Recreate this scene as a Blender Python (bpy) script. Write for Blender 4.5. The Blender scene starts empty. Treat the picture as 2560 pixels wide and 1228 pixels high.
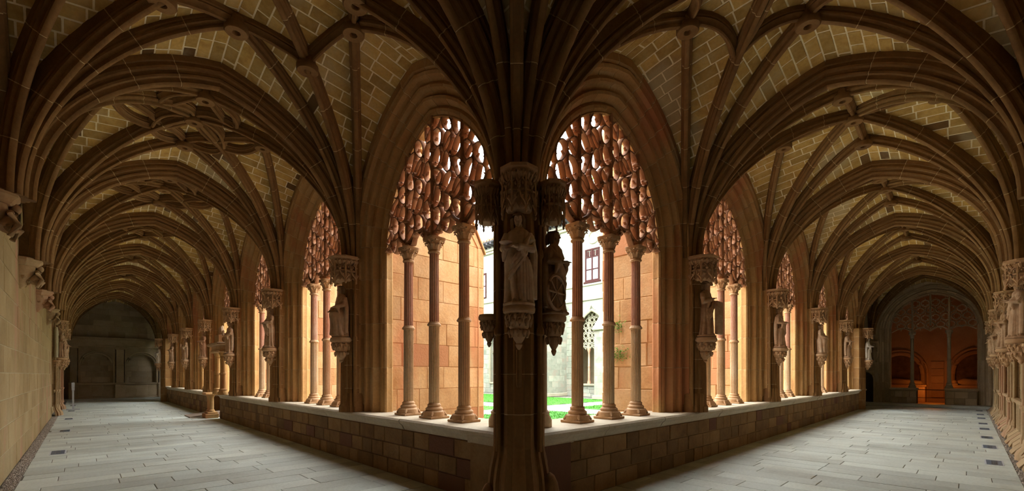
import bpy, bmesh, math, random
from mathutils import Vector, Matrix
from math import sin, cos, pi, sqrt, radians, atan2, hypot
random.seed(7)
S = bpy.context.scene
COL = S.collection
# ------------------------------------------------------------------ camera, light, exposure
F_PX, YAW, HORIZON, EYE = 1107.0, radians(44.1), 937.0, 1.55
cam_data = bpy.data.cameras.new('camera')
cam_data.sensor_width = 36.0
cam_data.lens = F_PX / 2560 * 36.0
cam_data.shift_y = (HORIZON - 614.0) / 2560
cam_data.clip_end = 400
cam = bpy.data.objects.new('camera', cam_data)
cam.location = (0, 0, EYE)
cam.rotation_euler = (pi / 2, 0, -YAW)
COL.objects.link(cam)
S.camera = cam
S.view_settings.view_transform = 'Standard'
S.view_settings.look = 'None'
S.view_settings.gamma = 1.0
S.view_settings.use_curve_mapping = False
S.view_settings.exposure = 0.60
S.cycles.max_bounces = 8
S.cycles.diffuse_bounces = 3
S.cycles.glossy_bounces = 2
S.cycles.sample_clamp_indirect = 8.0
S.cycles.use_denoising = True
SKY = 8.0
world = bpy.data.worlds.new('overcast_sky')
S.world = world
world.use_nodes = True
wt = world.node_tree
wt.nodes.clear()
w_out = wt.nodes.new('ShaderNodeOutputWorld')
w_bg = wt.nodes.new('ShaderNodeBackground')
w_tc = wt.nodes.new('ShaderNodeTexCoord')
w_n = wt.nodes.new('ShaderNodeTexNoise')
w_n.inputs['Scale'].default_value = 2.2
w_n.inputs['Detail'].default_value = 4
w_r = wt.nodes.new('ShaderNodeValToRGB')
w_r.color_ramp.elements[0].color = (0.80, 0.90, 1.0, 1)
w_r.color_ramp.elements[1].color = (1.0, 0.98, 0.94, 1)
wt.links.new(w_tc.outputs['Generated'], w_n.inputs['Vector'])
wt.links.new(w_n.outputs['Fac'], w_r.inputs['Fac'])
wt.links.new(w_r.outputs['Color'], w_bg.inputs['Color'])
w_bg.inputs['Strength'].default_value = SKY
wt.links.new(w_bg.outputs['Background'], w_out.inputs['Surface'])
sun_data = bpy.data.lights.new('hazy_sun', 'SUN')
sun_data.energy = 4.0
sun_data.angle = radians(40)
sun_data.color = (1.0, 0.93, 0.80)
sun = bpy.data.objects.new('hazy_sun', sun_data)
sun.rotation_euler = Vector((0.30, 0.42, -0.86)).to_track_quat('-Z', 'Y').to_euler()
sun.location = (10, 10, 30)
COL.objects.link(sun)

# ------------------------------------------------------------------ measures
WC = {'L': 3.84, 'R': 3.78}          # lateral place of the column row of each walk
PITCH = {'L': 4.136, 'R': 4.34}
U0 = {'L': 5.666, 'R': 5.70}         # centre of the first bay
NB = {'L': 7, 'R': 5}
CSP = {'L': 0.737, 'R': 0.773}       # column spacing
HA, CX = 2.15, 1.45                  # vault half span and ridge line
ZS, RISE, DOME = 3.62, 2.72, 0.27    # vault springing, rise, fall of the ridge towards the bay edges
SILL = 0.89
WALL = {'L': -0.82, 'R': -0.86}
END = {'L': 37.5, 'R': 29.5}
WALKNAME = {'L': 'niche-wall walk', 'R': 'chapel walk'}
ORD = ['first', 'second', 'third', 'fourth', 'fifth', 'sixth', 'seventh', 'eighth']

def T(side):
    if side == 'L':
        return lambda u, w, z: (w, u, z)
    return lambda u, w, z: (u, w, z)

CF = Vector((sin(YAW), cos(YAW), 0)); CR = Vector((cos(YAW), -sin(YAW), 0))
def project(p):
    D = CF.x * p[0] + CF.y * p[1]
    if D < 0.3:
        return None
    return 1280 + F_PX * (CR.x * p[0] + CR.y * p[1]) / D, HORIZON - F_PX * (p[2] - EYE) / D

def seen_area(pts):
    xs, ys, n = [], [], 0
    for p in pts:
        q = project(p)
        if q is None:
            return 0
        xs.append(q[0]); ys.append(q[1])
        if -40 < q[0] < 2600 and -40 < q[1] < 1268:
            n += 1
    if n == 0:
        return 0
    a = 0
    for i in range(len(xs)):
        j = (i + 1) % len(xs)
        a += xs[i] * ys[j] - xs[j] * ys[i]
    return abs(a) / 2

# ------------------------------------------------------------------ mesh building
class MB:
    def __init__(self):
        self.v, self.f, self.m = [], [], []
    def add(self, verts, faces, mi=0):
        o = len(self.v)
        self.v.extend(verts)
        self.f.extend([tuple(i + o for i in f) for f in faces])
        self.m.extend([mi] * len(faces))
    def box(self, x0, x1, y0, y1, z0, z1, tf=None, mi=0):
        vs = [(x, y, z) for z in (z0, z1) for y in (y0, y1) for x in (x0, x1)]
        if tf: vs = [tf(*p) for p in vs]
        self.add(vs, [(0, 2, 3, 1), (4, 5, 7, 6), (0, 1, 5, 4), (2, 6, 7, 3), (0, 4, 6, 2), (1, 3, 7, 5)], mi)
    def bevel_box(self, x0, x1, y0, y1, z0, z1, b=0.01, tf=None, mi=0):
        rings = [(z0, b), (z0 + b, 0), (z1 - b, 0), (z1, b)]
        vs, fs = [], []
        for z, i in rings:
            c = b if i == 0 else 0
            x0_, x1_, y0_, y1_ = x0 + i, x1 - i, y0 + i, y1 - i
            vs += [(x0_, y0_, z), (x1_, y0_, z), (x1_, y1_, z), (x0_, y1_, z)]
        for k in range(3):
            for j in range(4):
                a = k * 4 + j; bb = k * 4 + (j + 1) % 4
                fs.append((a, bb, bb + 4, a + 4))
        fs += [(3, 2, 1, 0), (12, 13, 14, 15)]
        if tf: vs = [tf(*p) for p in vs]
        self.add(vs, fs, mi)
    def rings(self, rings, closed=True, cap=True, mi=0):
        n = len(rings[0]); vs = [p for r in rings for p in r]; fs = []
        for k in range(len(rings) - 1):
            for j in range(n if closed else n - 1):
                a = k * n + j; b = k * n + (j + 1) % n
                fs.append((a, b, b + n, a + n))
        if cap and closed:
            fs.append(tuple(reversed(range(n)))); o = (len(rings) - 1) * n
            fs.append(tuple(range(o, o + n)))
        self.add(vs, fs, mi)
    def lathe(self, prof, seg=20, c=(0, 0, 0), fl=0, fa=0.0, mi=0, a0=0.0, a1=2 * pi, sx=1.0, sy=1.0):
        full = abs(a1 - a0 - 2 * pi) < 1e-6
        m = seg if full else seg + 1
        rs = []
        for r, z in prof:
            rs.append([(c[0] + sx * r * (1 - (fa if fl and (j % 2) else 0)) * cos(a0 + (a1 - a0) * j / seg),
                        c[1] + sy * r * (1 - (fa if fl and (j % 2) else 0)) * sin(a0 + (a1 - a0) * j / seg), c[2] + z) for j in range(m)])
        self.rings(rs, closed=full, cap=full, mi=mi)
    def tube(self, pts, r, seg=6, mi=0, flat=None):
        pts = [Vector(p) for p in pts]
        rs = []
        for i, p in enumerate(pts):
            t = (pts[min(i + 1, len(pts) - 1)] - pts[max(i - 1, 0)]).normalized()
            ref = Vector((0, 0, 1)) if abs(t.z) < 0.9 else Vector((1, 0, 0))
            a = t.cross(ref).normalized(); b = t.cross(a).normalized()
            rr = r[i] if isinstance(r, (list, tuple)) else r
            rs.append([tuple(p + a * (rr * cos(2 * pi * j / seg)) + b * (rr * sin(2 * pi * j / seg))) for j in range(seg)])
        self.rings(rs, mi=mi)
    def ball(self, c, r, seg=8, rg=5, mi=0, sc=(1, 1, 1)):
        rs = []
        for i in range(rg + 1):
            a = -pi / 2 + pi * i / rg
            q = max(cos(a), 0.08)
            rs.append([(c[0] + r * sc[0] * q * cos(2 * pi * j / seg), c[1] + r * sc[1] * q * sin(2 * pi * j / seg), c[2] + r * sc[2] * sin(a)) for j in range(seg)])
        self.rings(rs, mi=mi)
    def mesh(self, name, smooth=None, recalc=True):
        me = bpy.data.meshes.new(name)
        me.from_pydata(self.v, [], self.f)
        if any(self.m):
            me.polygons.foreach_set('material_index', self.m)
        if recalc:
            bm = bmesh.new(); bm.from_mesh(me)
            bmesh.ops.recalc_face_normals(bm, faces=bm.faces[:])
            bm.to_mesh(me); bm.free()
        if smooth:
            me.polygons.foreach_set('use_smooth', [True] * len(me.polygons))
            me.set_sharp_from_angle(angle=radians(smooth))
        me.update()
        return me
    def build(self, name, mat, parent=None, smooth=None, recalc=True):
        me = self.mesh(name, smooth, recalc)
        for m in (mat if isinstance(mat, (list, tuple)) else [mat]):
            me.materials.append(m)
        return link(name, me, parent)

def link(name, me, parent=None, loc=None, rz=None):
    o = bpy.data.objects.new(name, me)
    COL.objects.link(o)
    if parent is not None:
        o.parent = parent
    if loc is not None:
        o.location = loc
    if rz is not None:
        o.rotation_euler = (0, 0, rz)
    return o

def tag(o, label, cat, group=None, kind=None):
    o['label'] = label; o['category'] = cat
    if group: o['group'] = group
    if kind: o['kind'] = kind
    return o

def empty(name, loc=(0, 0, 0), rz=0.0):
    o = bpy.data.objects.new(name, None)
    o.empty_display_size = 0.2
    COL.objects.link(o)
    o.location = loc; o.rotation_euler = (0, 0, rz)
    return o

def clip_half(poly, a, b, c):
    """keep the side a*x+b*y<=c of a 2-D polygon"""
    out = []
    for i in range(len(poly)):
        p, q = poly[i], poly[(i + 1) % len(poly)]
        dp, dq = a * p[0] + b * p[1] - c, a * q[0] + b * q[1] - c
        if dp <= 0: out.append(p)
        if (dp < 0 < dq) or (dq < 0 < dp):
            t = dp / (dp - dq)
            out.append((p[0] + t * (q[0] - p[0]), p[1] + t * (q[1] - p[1])))
    return out

def poly_area(p):
    return abs(sum(p[i][0] * p[(i + 1) % len(p)][1] - p[(i + 1) % len(p)][0] * p[i][1] for i in range(len(p)))) / 2

def stone(poly, mapf, proud=0.0, depth=0.04, bev=0.008):
    """a block: front at +proud along the surface normal, bevelled edge; mapf(a, b, d) -> xyz"""
    n = len(poly)
    cx = sum(p[0] for p in poly) / n; cy = sum(p[1] for p in poly) / n
    vs = [mapf(p[0], p[1], -depth) for p in poly]
    vs += [mapf(p[0], p[1], proud - bev) for p in poly]
    inner = []
    for p in poly:
        d = hypot(p[0] - cx, p[1] - cy) or 1
        k = 1 - min(0.4, 1.3 * bev / d)
        inner.append((cx + (p[0] - cx) * k, cy + (p[1] - cy) * k))
    vs += [mapf(p[0], p[1], proud) for p in inner]
    fs = []
    for r in (0, 1):
        for j in range(n):
            a = r * n + j; b = r * n + (j + 1) % n
            fs.append((a, b, b + n, a + n))
    fs.append(tuple(range(2 * n, 3 * n)))
    return vs, fs

def lay(parent, name, pieces, mat, limit=300, min_px=55):
    """pieces that show largest become parts of their own, the rest one joined part"""
    sc = []
    for k, (vs, fs) in enumerate(pieces):
        sc.append((seen_area([vs[i] for i in fs[-1]]), k))
    sc.sort(reverse=True)
    single = [k for a, k in sc[:limit] if a >= min_px]
    rest = [k for a, k in sc if k not in set(single)] if len(single) < len(sc) else []
    for k in single:
        m = MB(); m.add(*pieces[k]); m.build(name, mat, parent)
    if rest:
        m = MB()
        for k in rest: m.add(*pieces[k])
        o = m.build(name + '_field', mat, parent)
        o['kind'] = 'stuff'

def courses(a0, a1, b0, b1, hc, lmin, lmax, joint=0.012, jit=0.0):
    """staggered rectangular blocks on [a0,a1]x[b0,b1]; rows along a"""
    out = []
    n = max(1, round((b1 - b0) / hc)); h = (b1 - b0) / n
    for r in range(n):
        a = a0 - random.uniform(0, lmax * 0.8)
        while a < a1:
            l = random.uniform(lmin, lmax)
            x0, x1 = max(a, a0), min(a + l, a1)
            if x1 - x0 > 0.06:
                jj = random.uniform(-jit, jit)
                out.append([(x0 + joint / 2, b0 + r * h + joint / 2), (x1 - joint / 2, b0 + r * h + joint / 2),
                            (x1 - joint / 2, b0 + (r + 1) * h - joint / 2 + jj * 0), (x0 + joint / 2, b0 + (r + 1) * h - joint / 2)])
            a += l
    return out

# ------------------------------------------------------------------ materials
def material(name, cols, scale=1.6, rough=0.85, bump=0.25, var=0.25, fine=26.0, dark_chance=0.0, dark=(0.08, 0.05, 0.03), stretch=(1, 1, 1), spec=0.3, streak=None):
    m = bpy.data.materials.new(name); m.use_nodes = True
    nt = m.node_tree; N = nt.nodes; L = nt.links; N.clear()
    out = N.new('ShaderNodeOutputMaterial'); bs = N.new('ShaderNodeBsdfPrincipled')
    L.new(bs.outputs[0], out.inputs[0])
    bs.inputs['Roughness'].default_value = rough
    bs.inputs['Specular IOR Level'].default_value = spec
    geo = N.new('ShaderNodeNewGeometry'); oi = N.new('ShaderNodeObjectInfo')
    mp = N.new('ShaderNodeMapping'); mp.inputs['Scale'].default_value = stretch
    L.new(geo.outputs['Position'], mp.inputs['Vector'])
    add = N.new('ShaderNodeMath'); add.operation = 'ADD'
    L.new(geo.outputs['Random Per Island'], add.inputs[0]); L.new(oi.outputs['Random'], add.inputs[1])
    fr = N.new('ShaderNodeMath'); fr.operation = 'FRACT'; L.new(add.outputs[0], fr.inputs[0])
    off = N.new('ShaderNodeVectorMath'); off.operation = 'ADD'
    sc_ = N.new('ShaderNodeMath'); sc_.operation = 'MULTIPLY'; sc_.inputs[1].default_value = 37.0
    L.new(fr.outputs[0], sc_.inputs[0]); L.new(mp.outputs[0], off.inputs[0]); L.new(sc_.outputs[0], off.inputs[1])
    n1 = N.new('ShaderNodeTexNoise'); n1.inputs['Scale'].default_value = scale; n1.inputs['Detail'].default_value = 6; n1.inputs['Roughness'].default_value = 0.62
    L.new((off if var > 0 else mp).outputs[0], n1.inputs['Vector'])
    rp = N.new('ShaderNodeValToRGB'); els = rp.color_ramp.elements
    pos = [0.30 + 0.40 * i / (len(cols) - 1) for i in range(len(cols))]
    els[0].position = pos[0]; els[0].color = (*cols[0], 1)
    els[1].position = pos[-1]; els[1].color = (*cols[-1], 1)
    for p, c in list(zip(pos, cols))[1:-1]:
        e = els.new(p); e.color = (*c, 1)
    L.new(n1.outputs['Fac'], rp.inputs['Fac'])
    n2 = N.new('ShaderNodeTexNoise'); n2.inputs['Scale'].default_value = fine; n2.inputs['Detail'].default_value = 5
    L.new(mp.outputs[0], n2.inputs['Vector'])
    mr = N.new('ShaderNodeMapRange'); mr.inputs[3].default_value = 1 - var; mr.inputs[4].default_value = 1 + var
    L.new(fr.outputs[0], mr.inputs[0])
    m2 = N.new('ShaderNodeMapRange'); m2.inputs[3].default_value = 0.8; m2.inputs[4].default_value = 1.2
    L.new(n2.outputs['Fac'], m2.inputs[0])
    mu = N.new('ShaderNodeMath'); mu.operation = 'MULTIPLY'; L.new(mr.outputs[0], mu.inputs[0]); L.new(m2.outputs[0], mu.inputs[1])
    vm = N.new('ShaderNodeVectorMath'); vm.operation = 'SCALE'
    L.new(rp.outputs['Color'], vm.inputs[0]); L.new(mu.outputs[0], vm.inputs['Scale'])
    colour = vm.outputs[0]
    def mix(fac, col2):
        nonlocal colour
        mx = N.new('ShaderNodeMix'); mx.data_type = 'RGBA'
        L.new(fac, mx.inputs['Factor']); L.new(colour, mx.inputs['A']); mx.inputs['B'].default_value = (*col2, 1)
        colour = mx.outputs['Result']
    if dark_chance > 0:
        wn = N.new('ShaderNodeTexWhiteNoise'); wn.noise_dimensions = '1D'; L.new(fr.outputs[0], wn.inputs['W'])
        lt = N.new('ShaderNodeMath'); lt.operation = 'LESS_THAN'; lt.inputs[1].default_value = dark_chance
        L.new(wn.outputs['Value'], lt.inputs[0])
        ml = N.new('ShaderNodeMath'); ml.operation = 'MULTIPLY'; ml.inputs[1].default_value = 0.85; L.new(lt.outputs[0], ml.inputs[0])
        mix(ml.outputs[0], dark)
    if streak:
        mp2 = N.new('ShaderNodeMapping'); mp2.inputs['Scale'].default_value = (1.1, 1.1, 0.28)
        L.new(geo.outputs['Position'], mp2.inputs['Vector'])
        n3 = N.new('ShaderNodeTexNoise'); n3.inputs['Scale'].default_value = 1.0; n3.inputs['Detail'].default_value = 5
        L.new(mp2.outputs[0], n3.inputs['Vector'])
        r3 = N.new('ShaderNodeMapRange'); r3.inputs[1].default_value = streak[1]; r3.inputs[2].default_value = streak[1] + 0.12
        r3.inputs[4].default_value = streak[2]
        L.new(n3.outputs['Fac'], r3.inputs[0]); mix(r3.outputs[0], streak[0])
    L.new(colour, bs.inputs['Base Color'])
    bp = N.new('ShaderNodeBump'); bp.inputs['Strength'].default_value = bump; bp.inputs['Distance'].default_value = 0.02
    L.new(n2.outputs['Fac'], bp.inputs['Height']); L.new(bp.outputs['Normal'], bs.inputs['Normal'])
    return m

M_WEB = material('vault_brick', [(0.40, 0.235, 0.058), (0.54, 0.345, 0.10), (0.58, 0.41, 0.16)], 4.5, var=0.24, streak=((0.50, 0.43, 0.28), 0.55, 0.55), dark_chance=0.035, dark=(0.10, 0.045, 0.015))
M_MORTAR = material('lime_mortar', [(0.86, 0.74, 0.48), (0.94, 0.84, 0.60)], 3.0, var=0.0)
M_RIB = material('rib_stone', [(0.15, 0.075, 0.025), (0.23, 0.12, 0.04), (0.29, 0.165, 0.068)], 1.8, var=0.12)
M_ARC = material('arcade_stone', [(0.35, 0.17, 0.058), (0.46, 0.26, 0.095), (0.52, 0.335, 0.155)], 0.9, var=0.10, streak=((0.46, 0.14, 0.06), 0.54, 0.6))
M_JOINT = material('joint_mortar', [(0.50, 0.34, 0.17), (0.62, 0.46, 0.26)], 3.0, var=0.0)
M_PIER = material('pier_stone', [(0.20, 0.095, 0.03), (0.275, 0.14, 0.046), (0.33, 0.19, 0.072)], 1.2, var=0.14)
M_COL_LOW = material('column_beige', [(0.52, 0.34, 0.19), (0.62, 0.44, 0.27), (0.66, 0.52, 0.36)], 1.3, var=0.1, streak=((0.50, 0.24, 0.14), 0.56, 0.5))
M_COL_UP = material('column_rose', [(0.42, 0.19, 0.115), (0.52, 0.27, 0.18), (0.58, 0.38, 0.27)], 1.3, var=0.1)
M_CAP = material('capital_stone', [(0.44, 0.25, 0.12), (0.58, 0.38, 0.22)], 2.0, var=0.1)
M_TRAC = material('tracery_stone', [(0.29, 0.125, 0.06), (0.39, 0.185, 0.092), (0.44, 0.245, 0.135)], 1.6, var=0.08)
M_BUT = material('buttress_stone', [(0.42, 0.215, 0.085), (0.54, 0.325, 0.15), (0.60, 0.405, 0.22)], 1.3, var=0.14, bump=0.3, dark_chance=0.13, dark=(0.44, 0.19, 0.085), streak=((0.60, 0.20, 0.10), 0.55, 0.55))
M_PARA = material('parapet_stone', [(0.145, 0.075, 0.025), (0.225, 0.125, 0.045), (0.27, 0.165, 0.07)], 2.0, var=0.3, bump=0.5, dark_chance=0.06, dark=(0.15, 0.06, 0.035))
M_SILL = material('sill_stone', [(0.50, 0.40, 0.27), (0.62, 0.53, 0.39)], 2.4, var=0.1)
M_FLOOR = material('floor_slab', [(0.50, 0.505, 0.425), (0.61, 0.635, 0.555), (0.66, 0.695, 0.62)], 1.1, rough=0.55, var=0.15, bump=0.12, spec=0.35)
M_BED = material('floor_bed', [(0.16, 0.14, 0.11), (0.22, 0.19, 0.15)], 2, var=0)
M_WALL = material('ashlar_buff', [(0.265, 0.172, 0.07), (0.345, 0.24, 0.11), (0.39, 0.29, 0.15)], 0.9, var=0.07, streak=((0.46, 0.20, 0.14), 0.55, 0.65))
M_WJOINT = material('wall_joint', [(0.40, 0.32, 0.19), (0.45, 0.37, 0.23)], 2, var=0)
M_ENDW = material('end_wall_stone', [(0.36, 0.27, 0.15), (0.46, 0.36, 0.22), (0.52, 0.42, 0.28)], 1.2, var=0.2)
M_STAT = material('statue_stone', [(0.34, 0.19, 0.10), (0.46, 0.29, 0.17), (0.56, 0.40, 0.27)], 4.0, var=0.05, streak=((0.36, 0.12, 0.06), 0.60, 0.3))
M_STATC = material('statue_painted', [(0.62, 0.42, 0.26), (0.78, 0.60, 0.42), (0.86, 0.74, 0.56)], 5.0, var=0.05, streak=((0.40, 0.10, 0.05), 0.55, 0.8))
M_HAIR = material('carved_hair', [(0.22, 0.13, 0.07), (0.36, 0.24, 0.14)], 9.0, var=0.05)
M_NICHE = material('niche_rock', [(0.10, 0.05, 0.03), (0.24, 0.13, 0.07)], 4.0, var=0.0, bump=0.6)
M_BOUNCE_PAVE = material('bounce_paving', [(0.50, 0.46, 0.36), (0.60, 0.56, 0.46)], 1.5, var=0.05)  # pale tone of the added strip that bounces daylight up to the vaults
M_STATW = material('statue_pale', [(0.60, 0.53, 0.44), (0.72, 0.66, 0.56)], 4.0, var=0.05)
M_GRAVEL = material('gravel', [(0.20, 0.16, 0.12), (0.36, 0.30, 0.24), (0.50, 0.44, 0.36)], 8, var=0.45)
M_RESP = material('respond_stone', [(0.30, 0.18, 0.08), (0.40, 0.27, 0.14), (0.46, 0.33, 0.18)], 1.4, var=0.15, streak=((0.44, 0.20, 0.12), 0.53, 0.6))
M_GRASS = material('grass', [(0.018, 0.105, 0.004), (0.028, 0.14, 0.007), (0.04, 0.16, 0.012)], 5, var=0.3, bump=0.8)
M_PATH = material('garth_path', [(0.15, 0.145, 0.125), (0.19, 0.185, 0.16)], 3, var=0.05)
M_FAC = material('facade_render', [(0.27, 0.295, 0.235), (0.31, 0.335, 0.265)], 0.8, var=0.04)
M_FACST = material('facade_stone', [(0.17, 0.185, 0.145), (0.25, 0.265, 0.215), (0.27, 0.22, 0.175)], 1.5, var=0.2)
M_TRIM = material('facade_trim', [(0.24, 0.225, 0.16), (0.30, 0.285, 0.21)], 2, var=0.05)
M_WOODR = material('red_wood', [(0.030, 0.006, 0.005), (0.042, 0.010, 0.008)], 6, var=0.1)
M_TILE = material('roof_tile', [(0.34, 0.20, 0.13), (0.46, 0.30, 0.20)], 3, var=0.3)
M_EAVE = material('eave_board', [(0.07, 0.07, 0.09), (0.11, 0.10, 0.11)], 3, var=0.1)
M_LEAF = material('leaf', [(0.10, 0.22, 0.03), (0.20, 0.36, 0.06)], 6, var=0.35)
M_BARK = material('bark', [(0.14, 0.09, 0.05), (0.22, 0.15, 0.09)], 8, var=0.1)
M_METAL = material('brushed_steel', [(0.45, 0.46, 0.48), (0.55, 0.56, 0.58)], 4, rough=0.35, var=0.05, bump=0.05)
M_GRATE = material('grate_glass', [(0.15, 0.19, 0.25), (0.22, 0.27, 0.34)], 6, rough=0.25, var=0.1, bump=0.05)
M_DARKBAR = material('grate_bar', [(0.04, 0.045, 0.05), (0.06, 0.065, 0.07)], 6, rough=0.5, var=0.05)
M_CREAM = material('pale_panel', [(0.46, 0.40, 0.26), (0.54, 0.47, 0.33)], 2.0, var=0.06)
M_WOOD = material('ramp_wood', [(0.26, 0.19, 0.14), (0.36, 0.27, 0.20)], 5, stretch=(1, 6, 1), var=0.15)
M_INNER = material('chapel_stone', [(0.50, 0.30, 0.15), (0.60, 0.38, 0.20)], 1.5, var=0.2)
M_DOOR_SHADE = material('painted_doorway_shade', [(0.03, 0.025, 0.02), (0.05, 0.04, 0.03)], 2, var=0.0)
m = bpy.data.materials.new('window_pane'); m.use_nodes = True
pb = m.node_tree.nodes['Principled BSDF']; pb.inputs['Base Color'].default_value = (0.42, 0.48, 0.54, 1); pb.inputs['Roughness'].default_value = 0.08
M_PANE = m

# ------------------------------------------------------------------ generic shapes
TH_M = radians(79)
def prof(th):
    return (1 - cos(th)) / (1 - cos(TH_M)), sin(th) / sin(TH_M)
def Fz(f):
    """height factor of the vault for plan fraction f (0 springing, 1 ridge)"""
    f = min(max(f, 0.0), 1.0)
    return sin(math.acos(1 - f * (1 - cos(TH_M)))) / sin(TH_M)

def sweep_rib(mb, pts, prof_pts, normals, joints=True, jstep=0.62, mi=0, mj=1, cap=True):
    """pts: path; normals: direction the moulding projects; prof_pts: (side, out) closed outline"""
    n = len(pts); pts = [Vector(p) for p in pts]
    # resample with joints
    cum = [0.0]
    for i in range(1, n): cum.append(cum[-1] + (pts[i] - pts[i - 1]).length)
    total = cum[-1]
    stops = [(s, 0) for s in cum]
    if joints:
        k = max(1, round(total / jstep))
        for j in range(1, k):
            s = total * j / k
            stops = [q for q in stops if abs(q[0] - s) > 0.03 or q[1]]
            stops += [(s - 0.009, 1), (s - 0.005, 2), (s + 0.005, 3), (s + 0.009, 4)]
    stops.sort()
    def at(s):
        for i in range(1, n):
            if s <= cum[i] or i == n - 1:
                t = (s - cum[i - 1]) / max(cum[i] - cum[i - 1], 1e-9)
                tt = (pts[i] - pts[i - 1]).normalized()
                # smooth the tangent
                t0 = (pts[i] - pts[max(i - 2, 0)]).normalized(); t1 = (pts[min(i + 1, n - 1)] - pts[i - 1]).normalized()
                return pts[i - 1].lerp(pts[i], t), t0.lerp(t1, t).normalized(), Vector(normals[i - 1]).lerp(Vector(normals[i]), t)
    rings, kinds = [], []
    for s, k in stops:
        p, t, nn = at(min(max(s, 0), total))
        nn = (nn - t * nn.dot(t)).normalized(); sd = t.cross(nn).normalized()
        sh = 0.97 if k in (2, 3) else 1.0
        rings.append([tuple(p + sd * (a * sh) + nn * (b * (0.98 if k in (2, 3) and b > 0.03 else 1))) for a, b in prof_pts]); kinds.append(k)
    m_ = len(prof_pts); vs = [p for r in rings for p in r]
    o = len(mb.v); mb.v.extend(vs)
    for k in range(len(rings) - 1):
        mj_ = mj if (kinds[k] == 2 and kinds[k + 1] == 3) else mi
        for j in range(m_):
            a = k * m_ + j; b = k * m_ + (j + 1) % m_
            mb.f.append((o + a, o + b, o + b + m_, o + a + m_)); mb.m.append(mj_)
    if cap:
        mb.f.append(tuple(o + i for i in reversed(range(m_)))); mb.m.append(mi)
        q = o + (len(rings) - 1) * m_
        mb.f.append(tuple(q + i for i in range(m_))); mb.m.append(mi)

def mirror(half):
    return half + [(-a, b) for a, b in reversed(half) if a > 1e-6]
RIB_THIN = mirror([(0.072, -0.16), (0.072, 0.03), (0.058, 0.038), (0.058, 0.052), (0.068, 0.066), (0.064, 0.086), (0.044, 0.098), (0.034, 0.115), (0.038, 0.135), (0.032, 0.155), (0.014, 0.165)])
RIB_BIG = mirror([(0.150, -0.14), (0.150, 0.04), (0.128, 0.05), (0.13, 0.08), (0.142, 0.10), (0.132, 0.128), (0.10, 0.142), (0.095, 0.168), (0.106, 0.192), (0.096, 0.216), (0.064, 0.226), (0.054, 0.250), (0.058, 0.276), (0.042, 0.296), (0.018, 0.305)])
RIB_WALL = mirror([(0.10, -0.10), (0.10, 0.04), (0.07, 0.055), (0.08, 0.09), (0.05, 0.115), (0.02, 0.13)])
RIB_LIERNE = mirror([(0.066, -0.12), (0.066, 0.03), (0.052, 0.042), (0.06, 0.062), (0.036, 0.084), (0.03, 0.108), (0.026, 0.128), (0.010, 0.14)])

def rib_curve(p0, p1, bay, start=0.0, n=22, zoff=0.0):
    """rib from springer p0 (plan) to p1 (plan) on the web of bay = (uc, hb, cx, ha)"""
    d = Vector((p1[0] - p0[0], p1[1] - p0[1], 0)); ln = d.length; d.normalize()
    q0 = Vector((p0[0], p0[1], 0)) + d * start
    pts, nr = [], []
    for i in range(n + 1):
        g, _h = prof(TH_M * i / n)
        zz = surf_z(p0[0] + d.x * ln * g, p0[1] + d.y * ln * g, *bay)
        pts.append((q0.x + d.x * (ln - start) * g, q0.y + d.y * (ln - start) * g, zz + zoff))
    for i in range(n + 1):
        a = Vector(pts[max(i - 1, 0)]); b = Vector(pts[min(i + 1, n)])
        t = (b - a).normalized()
        up = Vector((0, 0, -1))
        nn = d - t * d.dot(t)
        nn = nn if nn.length > 0.35 else up - t * up.dot(t)
        if nn.z > 0 and abs(t.z) < 0.98: nn = -nn
        # inward side: horizontally along d, downwards
        nn = Vector((d.x * t.z, d.y * t.z, -(t.x * d.x + t.y * d.y)))
        nr.append(nn.normalized())
    return pts, nr

# ------------------------------------------------------------------ vaults
def surf_z(u, w, uc, hb, cx=CX, ha=HA):
    eu, ew = min(abs(u - uc) / hb, 1.0), min(abs(w - cx) / ha, 1.0)
    return ZS + Fz(1 - min(eu, ew)) * (RISE - DOME * max(eu, ew) ** 2)

def vault_bay_web(mb, tf, uc, hb, off):
    """four triangular cells, each a piece of barrel, sampled in arc angle"""
    n = 18
    for axis in (0, 1):
        for sg in (-1, 1):
            for half in (-1, 1):
                vs, fs = [], []
                for i in range(n + 1):
                    f, h = prof(TH_M * i / n)
                    e = 1 - f          # distance from the ridge, 1 at the springing
                    for j in range(5):
                        q = e + (1 - e) * j / 4
                        z = ZS + h * (RISE - DOME * q * q) + off
                        if axis == 0:
                            vs.append(tf(uc + sg * hb * q, CX + half * HA * e, z))
                        else:
                            vs.append(tf(uc + half * hb * e, CX + sg * HA * q, z))
                for i in range(n):
                    for j in range(4):
                        a = i * 5 + j
                        fs.append((a, a + 1, a + 6, a + 5))
                mb.add(vs, fs)

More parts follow.
